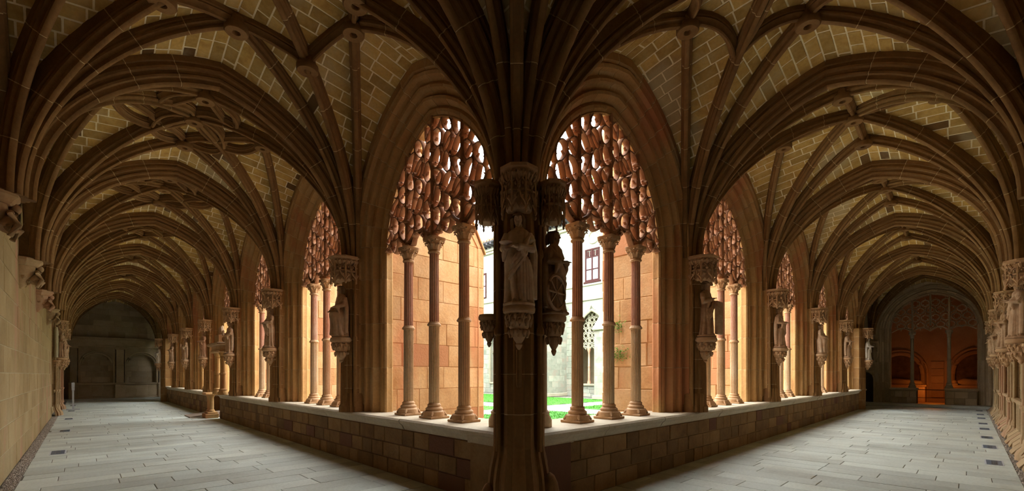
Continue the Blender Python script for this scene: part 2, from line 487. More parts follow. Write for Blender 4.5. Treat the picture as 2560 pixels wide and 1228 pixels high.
def vault_bricks(tf, uc, hb, hc=0.165, lmin=0.24, lmax=0.42):
    """bricks of one bay; courses run along the barrels"""
    out = []
    # arc-length table
    N = 60
    tab = [(0.0, 0.0)]
    def arc(half):
        tb = [(0.0, 0.0)]; px, pz = 0.0, 0.0; s = 0
        for i in range(1, N + 1):
            f, h = prof(TH_M * i / N)
            x, z = half * f, RISE * h
            s += hypot(x - px, z - pz); tb.append((s, TH_M * i / N)); px, pz = x, z
        return tb
    def th_at(tb, s):
        for i in range(1, len(tb)):
            if s <= tb[i][0]:
                a, b = tb[i - 1], tb[i]
                return a[1] + (b[1] - a[1]) * (s - a[0]) / (b[0] - a[0])
        return tb[-1][1]
    for axis in (0, 1):
        across, along = (HA, hb) if axis == 0 else (hb, HA)
        tb = arc(across); total = tb[-1][0]
        nc = round(total / hc)
        for sg in (-1, 1):
            for half in (-1, 1):
                for c in range(nc):
                    s0, s1 = total * c / nc, total * (c + 1) / nc
                    if s1 < 0.5: continue
                    e0 = 1 - prof(th_at(tb, s0 + 0.010))[0]; e1 = 1 - prof(th_at(tb, s1 - 0.010))[0]
                    # along runs from e (groin) to 1 (edge of the bay)
                    q = e1 - random.uniform(0, 0.1)
                    while q < 1.0:
                        l = random.uniform(lmin, lmax) / along
                        q0, q1 = q + 0.010 / along, min(q + l, 1.0) - 0.010 / along
                        q += l
                        poly = [(q0, e0), (q1, e0), (q1, e1), (q0, e1)]
                        poly = clip_half(poly, -1, 1, -0.012)      # q >= e + .012
                        if len(poly) < 3 or poly_area(poly) * across * along < 0.002: continue
                        def mapf(a, b, d, axis=axis, sg=sg, half=half, tb=tb):
                            th = math.acos(max(-1, min(1, 1 - (1 - b) * (1 - cos(TH_M)))))
                            z = ZS + (RISE - DOME * min(a, 1.0) ** 2) * sin(th) / sin(TH_M)
                            # surface normal (towards the room)
                            tx = (HA if axis == 0 else hb) * sin(th) / (1 - cos(TH_M)); tz = RISE * cos(th) / sin(TH_M)
                            k = hypot(tx, tz); nx, nz = tz / k, -tx / k
                            if axis == 0:
                                return tf(uc + sg * hb * a, CX + half * (HA * b - nx * d), z + nz * d)
                            return tf(uc + half * (hb * b - nx * d), CX + sg * HA * a, z + nz * d)
                        out.append(stone(poly, mapf, random.uniform(0.0, 0.004), 0.03, 0.003))
    return out

def boss_mesh(r=0.14):
    m_ = MB()
    m_.lathe([(0.03, 0.12), (r * 0.75, 0.12), (r * 0.8, 0.03), (r * 1.02, 0.015), (r * 1.02, -0.055), (r * 0.93, -0.07), (r * 0.36, -0.07), (r * 0.30, -0.06), (r * 0.28, 0.0), (0.004, 0.0)], 20)
    me = m_.mesh('boss', 40)
    me.materials.append(M_RIB)
    return me
BOSS = boss_mesh()

def make_rib(name, tf, parent, p0, p1, bay, outline, start=0.0, zoff=0.0, jstep=0.62):
    pts, nr = rib_curve(p0, p1, bay, start, zoff=zoff)
    pts = [tf(*p) for p in pts]; nr = [tf(*v) for v in nr]
    b = MB(); sweep_rib(b, pts, outline, nr, True, jstep)
    return b.build(name, [M_RIB, M_JOINT], parent, smooth=35)

def flat_rib(name, tf, parent, plan, outline, bay):
    """a rib at ridge level following a plan polyline"""
    plan = [(p[0] + (q[0] - p[0]) * t / 4, p[1] + (q[1] - p[1]) * t / 4) for p, q in zip(plan, plan[1:]) for t in range(4)] + [plan[-1]] if len(plan) < 5 else plan
    pts = [tf(u, w, surf_z(u, w, *bay) - 0.01) for u, w in plan]
    b = MB(); sweep_rib(b, pts, outline, [(0, 0, -1)] * len(pts), True, 0.7)
    return b.build(name, [M_RIB, M_JOINT], parent, smooth=35)

def arc_plan(p, q, bow, n=10):
    px, py = p; qx, qy = q
    mx, my = (px + qx) / 2, (py + qy) / 2
    dx, dy = qx - px, qy - py
    cx_, cy_ = mx - dy * bow, my + dx * bow
    return [((1 - t) ** 2 * px + 2 * t * (1 - t) * cx_ + t * t * qx, (1 - t) ** 2 * py + 2 * t * (1 - t) * cy_ + t * t * qy) for t in [i / n for i in range(n + 1)]]

def vault(side, parent_name, label):
    tf = T(side); hb = PITCH[side] / 2
    root = empty(parent_name)
    root['kind'] = 'structure'; root['label'] = label; root['category'] = 'vault'
    web = MB(); bricks = []
    for k in range(NB[side] + 1):
        uc = U0[side] + PITCH[side] * k
        vault_bay_web(web, tf, uc, hb, 0.005)
        if True:
            bricks += vault_bricks(tf, uc, hb, 0.165 if k < 3 else 0.2, 0.24 if k < 3 else 0.4, 0.42 if k < 3 else 0.7)
    web.build('web_mortar', M_MORTAR, root, smooth=30, recalc=False)
    lay(root, 'brick', bricks, M_WEB, 300)
    du, dw = 1.04, 1.12
    for k in range(NB[side] + 1):
        uc = U0[side] + PITCH[side] * k
        bay = (uc, hb, CX, HA)
        for sw in (-1, 1):
            wb = CX + sw * HA
            if k > 0:
                make_rib('transverse_rib', tf, root, (uc - hb, wb), (uc - hb, CX), bay, RIB_BIG)
            for su in (-1, 1):
                c0 = (uc + su * hb, wb)
                make_rib('diagonal_rib', tf, root, c0, (uc, CX), bay, RIB_THIN, 0.10)
                make_rib('tierceron_rib', tf, root, c0, (uc + su * du, CX), bay, RIB_THIN, 0.10)
                make_rib('tierceron_rib', tf, root, c0, (uc, CX + sw * dw), bay, RIB_THIN, 0.10)
                # wall rib
                pl = rib_curve((uc + su * hb, wb - sw * 0.03), (uc, wb - sw * 0.03), bay)
                b = MB(); sweep_rib(b, [tf(*p) for p in pl[0]], RIB_WALL, [tf(*v) for v in pl[1]], True, 0.7)
                b.build('wall_rib', [M_RIB, M_JOINT], root, smooth=35)
        if k >= NB[side]: continue
        A = {'lo': (uc - du, CX), 'hi': (uc + du, CX), 'arc': (uc, CX + dw), 'wal': (uc, CX - dw)}
        diag = [(uc + su * 0.76, CX + sw * 0.80) for su in (-1, 1) for sw in (-1, 1)]
        bosses = [(uc, CX)] + list(A.values())
        if k == 0 and side == 'L':
            for su in (-1, 1):
                for sw in (-1, 1):
                    d = (uc + su * 0.76, CX + sw * 0.80)
                    flat_rib('lierne_rib', tf, root, [A['hi' if su > 0 else 'lo'], d], RIB_LIERNE, bay)
                    flat_rib('lierne_rib', tf, root, [A['arc' if sw > 0 else 'wal'], d], RIB_LIERNE, bay)
            bosses += diag
        elif k == 0:
            for su in (-1, 1):
                for sw in (-1, 1):
                    d = (uc + su * 0.76, CX + sw * 0.80)
                    s_ = 1 if su * sw > 0 else -1
                    flat_rib('lierne_rib', tf, root, arc_plan(A['hi' if su > 0 else 'lo'], d, 0.32 * s_), RIB_LIERNE, bay)
                    flat_rib('lierne_rib', tf, root, arc_plan(A['arc' if sw > 0 else 'wal'], d, -0.32 * s_), RIB_LIERNE, bay)
                    flat_rib('lierne_rib', tf, root, arc_plan(d, (uc, CX), 0.2 * s_), RIB_LIERNE, bay)
        elif side == 'L':
            order = ['hi', 'arc', 'lo', 'wal']
            for i in range(4):
                p, q = A[order[i]], A[order[(i + 1) % 4]]
                flat_rib('lierne_rib', tf, root, arc_plan(p, q, 0.22), RIB_LIERNE, bay)
                if k <= 2:
                    mid = ((p[0] + q[0]) / 2, (p[1] + q[1]) / 2)
                    flat_rib('lierne_rib', tf, root, arc_plan(p, mid, -0.45), RIB_LIERNE, bay)
                    flat_rib('lierne_rib', tf, root, arc_plan(mid, q, -0.45), RIB_LIERNE, bay)
                    c4 = ((mid[0] + uc) / 2, (mid[1] + CX) / 2)
                    if k == 1:
                        flat_rib('lierne_rib', tf, root, arc_plan(mid, (uc, CX), 0.4), RIB_LIERNE, bay)
                        flat_rib('lierne_rib', tf, root, arc_plan(mid, (uc, CX), -0.4), RIB_LIERNE, bay)
        if side == 'R' and k > 0:
            flat_rib('ridge_rib', tf, root, [A['lo'], (uc, CX), A['hi']], RIB_LIERNE, bay)
            flat_rib('ridge_rib', tf, root, [A['arc'], (uc, CX), A['wal']], RIB_LIERNE, bay)
        if k == 0 and side == 'L':
            pass
        for (bu, bw) in bosses:
            link('boss', BOSS, root, tf(bu, bw, surf_z(bu, bw, *bay) - 0.16))
    return root

vault('L', 'ceiling', 'ribbed star vault of pale bricks over the walk ending at the niched wall')
vault('R', 'ceiling', 'ribbed star vault of pale bricks over the walk ending at the lit chapel')

# corner vault over the camera
root = empty('ceiling'); root['kind'] = 'structure'; root['category'] = 'vault'
root['label'] = 'dark ribbed vault of the corner bay, above the corner pier'
b = MB()
cc = 1.45
tfc = T('R')
vault_bay_web(b, tfc, 1.42, 2.15, 0.005)
b.build('web_mortar', M_MORTAR, root, smooth=30, recalc=False)
lay(root, 'brick', vault_bricks(tfc, 1.42, 2.15), M_WEB, 250)
cbay = (1.42, 2.15, 1.45, 2.15)
for (p, q, o, st) in [((3.57, 3.6), (3.57, 1.45), RIB_BIG, 0), ((3.57, -0.7), (3.57, 1.45), RIB_BIG, 0), ((3.57, 3.6), (1.42, 3.6), RIB_BIG, 0), ((-0.73, 3.6), (1.42, 3.6), RIB_BIG, 0)]:
    make_rib('transverse_rib', tfc, root, p, q, cbay, o, st)
for su in (-1, 1):
    for sw in (-1, 1):
        c0 = (1.42 + su * 2.15, 1.45 + sw * 2.15)
        make_rib('diagonal_rib', tfc, root, c0, (1.42, 1.45), cbay, RIB_THIN, 0.10)
        make_rib('tierceron_rib', tfc, root, c0, (1.42 + su * 1.05, 1.45), cbay, RIB_THIN, 0.10)
        make_rib('tierceron_rib', tfc, root, c0, (1.42, 1.45 + sw * 1.05), cbay, RIB_THIN, 0.10)
for (bu, bw) in [(1.42, 1.45), (2.47, 1.45), (0.37, 1.45), (1.42, 2.5), (1.42, 0.4)]:
    link('boss', BOSS, root, (bu, bw, surf_z(bu, bw, *cbay) - 0.16))

# roof slabs that close the walks from above
r = MB()
r.box(-1.3, 4.32, -1.3, 38.2, 6.75, 7.0)
r.box(4.32, 33.2, -1.3, 4.32, 6.75, 7.0)
r.box(4.32, 9.0, 33.0, 38.2, 6.75, 7.0)
r.box(25.6, 30.2, 4.32, 9.0, 6.75, 7.0)
o = r.build('roof', M_TILE); o['kind'] = 'structure'; o['label'] = 'roof over the cloister walks'; o['category'] = 'roof'

# ------------------------------------------------------------------ floor
root = empty('floor'); root['kind'] = 'structure'; root['category'] = 'floor'; root['label'] = 'grey stone slab floor of both cloister walks'
b = MB()
b.box(-0.9, 3.6, -1.0, 37.6, -0.3, -0.010); b.box(3.6, 29.6, -1.0, 3.6, -0.3, -0.0101)
b.box(3.6, 8, 33.2, 37.6, -0.3, -0.0102); b.box(25.6, 29.6, 3.6, 8, -0.3, -0.0102)
b.build('bedding', M_BED, root)
GRATES_L = [12.6, 17.3, 21.9, 26.6, 31.2]; GRATES_R = [11.5, 13.95, 15.98, 18.46, 20.4, 22.9, 25.0, 27.5]
slabs = []
def fm(a, b_, d): return (a, b_, d)
def fmx(a, b_, d): return (b_, a, d)
# niche-wall walk: rows run across the walk (along x)
for poly in courses(-0.665, 3.6, -0.7, 37.5, 0.40, 0.7, 1.5, 0.008):
    poly = clip_half(poly, 1, -1, 0.02) if poly[0][1] < 3.7 else poly
    if len(poly) > 2 and poly_area(poly) > 0.01: slabs.append(stone(poly, fm, random.uniform(-0.003, 0.002), 0.009, 0.004))
for poly in courses(-0.53, 3.6, -0.7, 28.7, 0.40, 0.7, 1.5, 0.008):
    poly = clip_half(poly, 1, -1, -0.02) if poly[0][1] < 3.7 else poly
    if len(poly) > 2 and poly_area(poly) > 0.01: slabs.append(stone(poly, fmx, random.uniform(-0.003, 0.002), 0.009, 0.004))
lay(root, 'slab', slabs, M_FLOOR, 300)
# step below the chapel wall
b = MB(); b.bevel_box(28.7, 29.6, -0.8, 8.0, 0.0, 0.13, 0.012); b.build('step', M_FLOOR, root)

def pebbles(name, x0, x1, y0, y1, n, label):
    b = MB()
    for i in range(n):
        x, y = random.uniform(x0, x1), random.uniform(y0, y1); rr = random.uniform(0.008, 0.019); a = random.uniform(0, 6.3)
        pts = [(x + rr * cos(a + q * 1.2566) * random.uniform(.8, 1.2), y + rr * sin(a + q * 1.2566) * random.uniform(.8, 1.2), -0.004 + random.uniform(0, .004)) for q in range(5)]
        pts.append((x, y, rr * random.uniform(.55, .95)))
        b.add(pts, [(q, (q + 1) % 5, 5) for q in range(5)])
    o = b.build(name, M_GRAVEL, None); tag(o, label, 'gravel', kind='stuff')
pebbles('gravel', -0.81, -0.67, 8.6, 23.4, 5200, 'strip of loose gravel along the foot of the plain buff wall')
pebbles('gravel', 9.0, 28.0, -0.80, -0.535, 6500, 'strip of loose gravel below the wall responds and statues')

grate_frame = MB(); grate_frame.box(-0.115, 0.115, -0.30, 0.30, 0.0, 0.004)
gf = grate_frame.mesh('frame'); gf.materials.append(M_METAL)
gp = MB(); gp.box(-0.095, 0.095, -0.28, 0.28, 0.0035, 0.006); gpm = gp.mesh('glass'); gpm.materials.append(M_GRATE)
gb = MB()
for q in range(4): gb.box(-0.036 + q * 0.02, -0.026 + q * 0.02, -0.24, 0.24, 0.005, 0.0085)
gbm = gb.mesh('slats'); gbm.materials.append(M_DARKBAR)
for side, lst in (('L', GRATES_L), ('R', GRATES_R)):
    for i, u in enumerate(lst):
        e = empty('floor_light', T(side)(u, -0.355 if side == 'L' else -0.3085, 0.001), 0 if side == 'L' else pi / 2)
        tag(e, '%s small oblong steel floor light from the corner in the slabs of the %s' % (ORD[i], WALKNAME[side]), 'floor light', 'floor lights of the ' + WALKNAME[side])
        link('frame', gf, e); link('glass', gpm, e); link('slats', gbm, e)

# ------------------------------------------------------------------ outer walls with ashlar
def wall_blocks(name, tfm, a0, a1, b0, b1, label, hc=0.40, lmin=0.6, lmax=1.05, mat=None, jmat=None, limit=300, holes=None, thick=0.3, jdepth=0.005):
    """tfm(a, b, d): a along, b up, d towards the room"""
    root = empty(name); root['kind'] = 'structure'; root['label'] = label; root['category'] = 'wall'
    bk = MB()
    vs = [tfm(a, b_, d) for d in (-thick, -jdepth) for b_ in (b0, b1) for a in (a0, a1)]
    bk.add(vs, [(0, 2, 3, 1), (4, 5, 7, 6), (0, 1, 5, 4), (2, 6, 7, 3), (0, 4, 6, 2), (1, 3, 7, 5)])
    bk.build('core', jmat or M_WJOINT, root)
    pcs = []
    for poly in courses(a0, a1, b0, b1, hc, lmin, lmax, 0.011):
        pcs.append(stone(poly, tfm, random.uniform(-0.003, 0.004), jdepth, 0.006))
    lay(root, 'ashlar_block', pcs, mat or M_WALL, limit)
    return root
wall_blocks('wall_west', lambda a, b_, d: (-0.82 + d, a, b_), -1.3, 8.0, 0.0, 6.7, 'side wall of the corner bay, darkened to cut bounce light, beside the first corbel', 0.4, 0.6, 1.0, M_PIER, M_PIER, 10)  # unseen stretch; dark pier stone used to deepen the shade in the corner
w_left = wall_blocks('wall_west', lambda a, b_, d: (-0.82 + d, a, b_), 8.0, 23.4, 0.0, 6.7, 'plain buff ashlar wall carrying the carved vault corbels')
w_left2 = wall_blocks('wall_west', lambda a, b_, d: (-0.86 + d, a, b_), 23.4, 38.0, 0.0, 6.7, 'far stretch of side wall behind the clustered responds and sign post', limit=120)
wall_blocks('wall_south', lambda a, b_, d: (a, -0.86 + d, b_), -1.3, 8.0, 0.0, 6.7, 'side wall of the corner bay, darkened to cut bounce light, before the statue shafts', 0.4, 0.6, 1.0, M_PIER, M_PIER, 10)  # out of view; darkened stone keeps bounce light off the corner vault
w_right = wall_blocks('wall_south', lambda a, b_, d: (a, -0.86 + d, b_), 8.0, 30.0, 0.0, 6.7, 'side wall behind the tall responds with statues and canopies', limit=200)

# ------------------------------------------------------------------ arcade
def arch_path(a, zs, rise, n=16, z0=SILL):
    R = (a * a + rise * rise) / (2 * a)
    pts = []      # (u, z, Nu, Nz)
    nj = 7
    for i in range(nj):
        pts.append((-a, z0 + (zs - z0) * i / nj, -1.0, 0.0))
    c = R - a
    th_end = atan2(rise, -(-c)) if False else math.acos(-c / R)   # angle of apex from +u axis seen from centre (+c)
    for i in range(n):
        th = pi - (pi - th_end) * i / n
        pts.append((c + R * cos(th), zs + R * sin(th), cos(th), sin(th)))
    pts.append((0.0, zs + rise, 0.0, R / rise))
    return pts + [(-u, z, -nu, nz) for u, z, nu, nz in reversed(pts[:-1])]

def sweep_arch(mb, path, prof_pts, tf, uc, joint_every=2, shift=0.004):
    """prof_pts: (n, w) open outline; recessed joints"""
    rings, kinds = [], []
    def ring(p, sh):
        u, z, nu, nz = p
        l = hypot(nu, nz)
        return [tf(uc + u + (n + sh) * nu, w + sh, z + (n + sh) * nz) for n, w in prof_pts]
    for i, p in enumerate(path):
        if 0 < i < len(path) - 1 and i % joint_every == 0 and i != len(path) // 2:
            q0, q1 = path[i - 1], path[i + 1]
            def mixp(a, b_, t): return tuple(a[k] + (b_[k] - a[k]) * t for k in range(4))
            seg0 = max(hypot(p[0] - q0[0], p[1] - q0[1]), 1e-3); seg1 = max(hypot(p[0] - q1[0], p[1] - q1[1]), 1e-3)
            for d, k in ((-0.008, 1), (-0.004, 2), (0.004, 3), (0.008, 4)):
                pp = mixp(p, q0, -d / seg0) if d < 0 else mixp(p, q1, d / seg1)
                rings.append(ring(pp, shift if k in (2, 3) else 0)); kinds.append(k)
        else:
            rings.append(ring(p, 0)); kinds.append(0)
    m_ = len(prof_pts); o = len(mb.v)
    for r_ in rings: mb.v.extend(r_)
    for k in range(len(rings) - 1):
        mi = 1 if kinds[k] == 2 and kinds[k + 1] == 3 else 0
        for j in range(m_ - 1):
            a = o + k * m_ + j
            mb.f.append((a, a + 1, a + 1 + m_, a + m_)); mb.m.append(mi)

AZS, ARISE = 3.62, 1.83
def arcade_arch(side, k):
    tf = T(side); hb = PITCH[side] / 2; uc = U0[side] + PITCH[side] * k
    a = CSP[side] * 2 - 0.03; nm = hb - a - 0.01
    dw = WC[side] - 3.84
    P = [(nm, 3.46), (nm * 0.84, 3.46), (nm * 0.80, 3.50), (nm * 0.76, 3.475), (nm * 0.70, 3.49), (nm * 0.68, 3.56), (nm * 0.62, 3.60), (nm * 0.55, 3.575), (nm * 0.50, 3.59), (nm * 0.47, 3.66),
         (nm * 0.40, 3.69), (nm * 0.36, 3.655), (nm * 0.30, 3.665), (0.15, 3.73), (0.13, 3.78), (0.09, 3.755), (0.05, 3.765), (0.02, 3.80), (0.0, 3.79), (-0.02, 3.82), (0.0, 3.86), (0.0, 3.93), (0.05, 3.95), (0.09, 4.0), (0.13, 4.0), (0.16, 4.06), (0.16, 4.12), (0.26, 4.22), (0.28, 4.32), (nm, 4.32)]
    if k == 0:      # the walls of the two walks meet behind the corner pier: thinner there
        P = P[:-9] + [(0.0, 3.93), (0.02, 3.96), (nm, 3.96)]
    P = [(n, w + dw) for n, w in P]
    path = arch_path(a, AZS, ARISE)
    b = MB()
    sweep_arch(b, path, P, tf, uc)
    # spandrel above the arch, front and back
    for w in (3.46 + dw, (4.32 if k else 3.96) + dw):
        vs, fs = [], []
        top = [(uc + max(-hb, min(hb, u + nm * nu)), z + nm * nz) for u, z, nu, nz in path if nz > 1e-6 or abs(z - AZS) < 1e-6]
        for u, z in top: vs += [tf(u, w, z), tf(u, w, 6.78)]
        for i in range(len(top) - 1): fs.append((2 * i, 2 * i + 1, 2 * i + 3, 2 * i + 2))
        b.add(vs, fs)
    b.box(uc - hb - 0.02, uc + hb + 0.02, 3.50 + dw, (4.30 if k else 3.95) + dw, 6.2, 6.78, tf)
    o = b.build('arcade_arch', [M_ARC, M_JOINT], None, smooth=30, recalc=False)
    tag(o, 'moulded pointed stone arch with splayed jambs, %s opening from corner, %s' % (ORD[k], WALKNAME[side]), 'arch', 'arches of the ' + WALKNAME[side], 'structure')

# columns --------------------------------------------------------------
def column_parts():
    d = {}
    b = MB()
    b.bevel_box(-0.165, 0.165, -0.165, 0.165, 0.0, 0.035, 0.006)
    b.lathe([(0.168, 0.03), (0.165, 0.06), (0.158, 0.10), (0.135, 0.115), (0.125, 0.125), (0.132, 0.14), (0.128, 0.155), (0.105, 0.17), (0.098, 0.185), (0.104, 0.198), (0.098, 0.212), (0.085, 0.22), (0.08, 0.23)], 20)
    for i in range(4):
        an = pi / 4 + i * pi / 2
        b.tube([(0.135 * cos(an), 0.135 * sin(an), 0.105), (0.160 * cos(an), 0.160 * sin(an), 0.070), (0.195 * cos(an), 0.195 * sin(an), 0.040)], [0.022, 0.024, 0.012], 7)
    d['base'] = (b.mesh('base', 35), M_CAP)
    b = MB(); b.lathe([(0.082, 0.225), (0.080, 1.40)], 40, fl=1, fa=0.13); d['lower_shaft'] = (b.mesh('lower_shaft', 25), M_COL_LOW)
    b = MB(); b.lathe([(0.080, 1.395), (0.098, 1.40), (0.105, 1.415), (0.10, 1.43), (0.088, 1.44), (0.088, 1.445), (0.078, 1.46)], 20); d['ring'] = (b.mesh('ring', 35), M_CAP)
    b = MB(); b.lathe([(0.075, 1.45), (0.071, 2.50)], 32, fl=1, fa=0.13); d['upper_shaft'] = (b.mesh('upper_shaft', 25), M_COL_UP)
    b = MB()
    b.lathe([(0.07, 2.495), (0.09, 2.50), (0.096, 2.515), (0.09, 2.53), (0.074, 2.54), (0.078, 2.60), (0.098, 2.66), (0.13, 2.70)], 20)
    # concave abacus
    pts = []
    for i in range(32):
        an = 2 * pi * i / 32
        rr = 0.135 + 0.04 * abs(cos(2 * an + 0)) ** 3 if False else 0.128 + 0.045 * abs(sin(2 * an)) ** 4
        pts.append((rr * cos(an), rr * sin(an)))
    b.rings([[(x * k, y * k, z) for x, y in pts] for z, k in ((2.685, 0.92), (2.70, 1.0), (2.735, 1.02), (2.74, 0.98))])
    for row, (n, z0, z1, r0, r1) in enumerate([(8, 2.55, 2.635, 0.08, 0.128), (8, 2.60, 2.69, 0.088, 0.15)]):
        for i in range(n):
            an = 2 * pi * (i + 0.5 * row) / n
            ca, sa = cos(an), sin(an)
            path = [(r0, z0, 0.030), (r0 + 0.012, z0 + (z1 - z0) * 0.5, 0.034), (r0 + 0.03, z0 + (z1 - z0) * 0.85, 0.03), (r1, z1, 0.022), (r1 + 0.006, z1 - 0.018, 0.014)]
            rs = []
            for r_, z, wd in path:
                rs.append([((r_ + e) * ca - s * sa, (r_ + e) * sa + s * ca, z + ez) for s, e, ez in ((-wd, -0.006, 0), (0, 0.010, 0), (wd, -0.006, 0), (0, -0.012, 0))])
            b.rings(rs)
    for i in range(4):
        an = pi / 4 + pi / 2 * i
        b.tube([((0.13 + 0.028 * cos(t)) * cos(an), (0.13 + 0.028 * cos(t)) * sin(an), 2.672 + 0.024 * sin(t)) for t in [q * 0.9 for q in range(7)]], 0.011, 5)
    d['capital'] = (b.mesh('capital', 40), M_CAP)
    for me, mt in d.values(): me.materials.append(mt)
    return d
COLP = column_parts()
COLNAME = ['nearest the corner', 'in the middle', 'farthest from the corner']
def columns(side, k):
    tf = T(side); uc = U0[side] + PITCH[side] * k
    for j in (-1, 0, 1):
        if side == 'L' and k == 3 and j == 1: continue          # gateway bay
        e = empty('arcade_column', tf(uc + CSP[side] * j, WC[side], SILL), 0)
        tag(e, 'slender fluted column with leafy capital, %s, %s opening of the %s' % (COLNAME[j + 1], ORD[k], WALKNAME[side]), 'column', 'columns of the ' + WALKNAME[side], 'thing')
        for n, (me, mt) in COLP.items(): link(n, me, e)

# tracery -----------------------------------------------------------------
BAR = [(0.010, -0.062), (0.022, -0.040), (0.024, 0.0), (0.022, 0.040), (0.010, 0.062), (-0.010, 0.062), (-0.022, 0.040), (-0.024, 0.0), (-0.022, -0.040), (-0.010, -0.062)]
def bar_path(mb, pts, k=1.0, kd=1.0, closed=False):
    """pts: (u, z) in the plane; stone bar with chamfered section, depth along w"""
    n = len(pts); rs = []
    for i in range(n):
        if closed: a, c = pts[(i - 1) % n], pts[(i + 1) % n]
        else: a, c = pts[max(i - 1, 0)], pts[min(i + 1, n - 1)]
        tu, tz = c[0] - a[0], c[1] - a[1]; l = hypot(tu, tz) or 1
        nu, nz = -tz / l, tu / l
        kk = k[i] if isinstance(k, list) else k
        rs.append([(pts[i][0] + s * kk * nu, dd * kd, pts[i][1] + s * kk * nz) for s, dd in BAR])
    if closed:
        rs.append(rs[0]); mb.rings(rs, cap=False)
    else:
        mb.rings(rs)

def tracery_meshes(side, cells=8, z_bot=3.63):
    cs = CSP[side]; a = cs * 2 - 0.03
    R = (a * a + ARISE ** 2) / (2 * a)
    def zmax(u):
        return AZS + sqrt(max(R * R - (abs(u) + R - a) ** 2, 0))
    rnd = random.Random(11)
    mull, lat = MB(), MB()
    for i in range(-1, 2):
        u = i * cs
        bar_path(mull, [(u, SILL + 2.742), (u, 3.9), (u, 4.4), (u, zmax(u) + 0.02)], 1.45, 1.1)
        for z in [4.05 + 0.45 * q for q in range(4)]:
            if z < zmax(u) - 0.1: mull.rings([[(u + rr * cos(t), rr * 1.5 * sin(t), zz) for t in [2 * pi * q / 8 for q in range(8)]] for rr, zz in ((0.045, z - 0.03), (0.062, z - 0.012), (0.062, z + 0.012), (0.045, z + 0.03))])
    cw = cs / 2                       # width of one tracery column pair
    tw = cs / 3                       # three files of loops to a light
    rw, rh, pitch = tw * 0.44, 0.15, 0.295
    for i in range(-6, 6):
        u = (i + 0.5) * tw
        z = 3.78 + (pitch / 2 if i % 2 else 0.0)
        row = 0
        while z < AZS + ARISE + 0.2:
            if z - 0.08 < zmax(u):
                lean = rnd.uniform(0.02, 0.06) * (1 if (row + i) % 2 else -1)
                hh = rh * (0.98 + 0.14 * rnd.uniform(-1, 1)); ww = rw * (0.84 + 0.16 * rnd.random())
                bend = rnd.uniform(-0.03, 0.03)
                pts = []
                for q in range(18):
                    t = 2 * pi * q / 18
                    s_ = sin(t); c_ = cos(t)
                    wx = ww * c_ * (1 - 0.20 * s_ * (1 if row % 2 else -1))     # teardrop
                    pts.append((u + wx + lean * s_ + bend * cos(2 * t), z + hh * s_))
                bar_path(lat, pts, 0.62, 0.78, True)
                if (row + 2 * i) % 5 == 0:      # an ogee bar crossing the loop
                    bar_path(lat, [(u - ww * 0.9 + lean * 0.2, z + 0.07), (u - ww * 0.2, z + 0.03), (u + ww * 0.25, z - 0.02), (u + ww * 0.9, z - 0.08)], 0.6, 0.6)
                if (row + i) % 2 == 0:          # curled leaf at the joint
                    cq = [(u + tw / 2 + 0.034 * cos(a_) * (1 - a_ / 12), z - pitch / 4 + 0.034 * sin(a_) * (1 - a_ / 12)) for a_ in [q_ * 0.8 for q_ in range(7)]]
                    bar_path(lat, cq, [0.75, 0.75, 0.7, 0.65, 0.6, 0.5, 0.4], 1.15)
                # cusps curling into the light
                sg = 1 if (row + i) % 2 else -1
                for zz, tip in ((0.0, 0.5),):
                    c0 = (u + sg * ww * 0.98, z + zz); c1 = (u + sg * ww * tip, z + zz + 0.035)
                    bar_path(lat, [c0, ((c0[0] + c1[0]) / 2, c0[1] + 0.004), c1], [0.55, 0.35, 0.12], 0.32)
                    c0 = (u - sg * ww * 0.98, z - zz - 0.04); c1 = (u - sg * ww * tip, z - zz - 0.06)
                    bar_path(lat, [c0, ((c0[0] + c1[0]) / 2, c0[1] - 0.004), c1], [0.55, 0.35, 0.12], 0.32)
            if z + pitch / 2 < zmax(u + tw / 2): lat.ball((u + tw / 2, 0, z + pitch / 2 * (1 if i % 2 else 0)), 0.032, 6, 4, sc=(1, 2.2, 1))
            z += pitch; row += 1
    # hanging cusped fringe between capitals
    for i in range(-2, 2):
        u0, u1 = i * cs, (i + 1) * cs; um = (u0 + u1) / 2
        pts = [(u0 + (0.0 if i > -2 else 0.02), 3.70)]
        for q in range(1, 12):
            t = q / 12; uu = u0 + (u1 - u0) * t
            zz = 3.70 + 0.17 * (1 - abs(2 * t - 1) ** 1.6) - 0.05 * abs(sin(3 * pi * t))
            pts.append((uu, zz))
        pts.append((u1 - (0.02 if i == 1 else 0), 3.70))
        bar_path(lat, pts, 1.1, 0.95)
        for t in (1 / 3, 2 / 3, 0.17, 0.83):
            uu = u0 + (u1 - u0) * t
            lat.ball((uu, 0, 3.70 + 0.17 * (1 - abs(2 * t - 1) ** 1.6) - 0.05 * abs(sin(3 * pi * t)) - 0.03), 0.036, 6, 4, sc=(1, 1.8, 1))
    out = []
    for nm, mb, ang in (('mullion', mull, 30), ('lattice', lat, 45)):
        if side == 'R': pass
        else: mb.v = [(y, x, z) for x, y, z in mb.v]
        me = mb.mesh(nm, ang); me.materials.append(M_TRAC); out.append((nm, me))
    return out
TRAC = {s: tracery_meshes(s) for s in 'LR'}
def tracery(side, k):
    tf = T(side); uc = U0[side] + PITCH[side] * k
    e = empty('tracery_screen', tf(uc, WC[side] + 0.01, 0))
    tag(e, 'pierced flamboyant stone tracery filling the %s arch from the corner, %s' % (ORD[k], WALKNAME[side]), 'tracery', 'tracery screens of the ' + WALKNAME[side])
    for n, me in TRAC[side]: link(n, me, e)

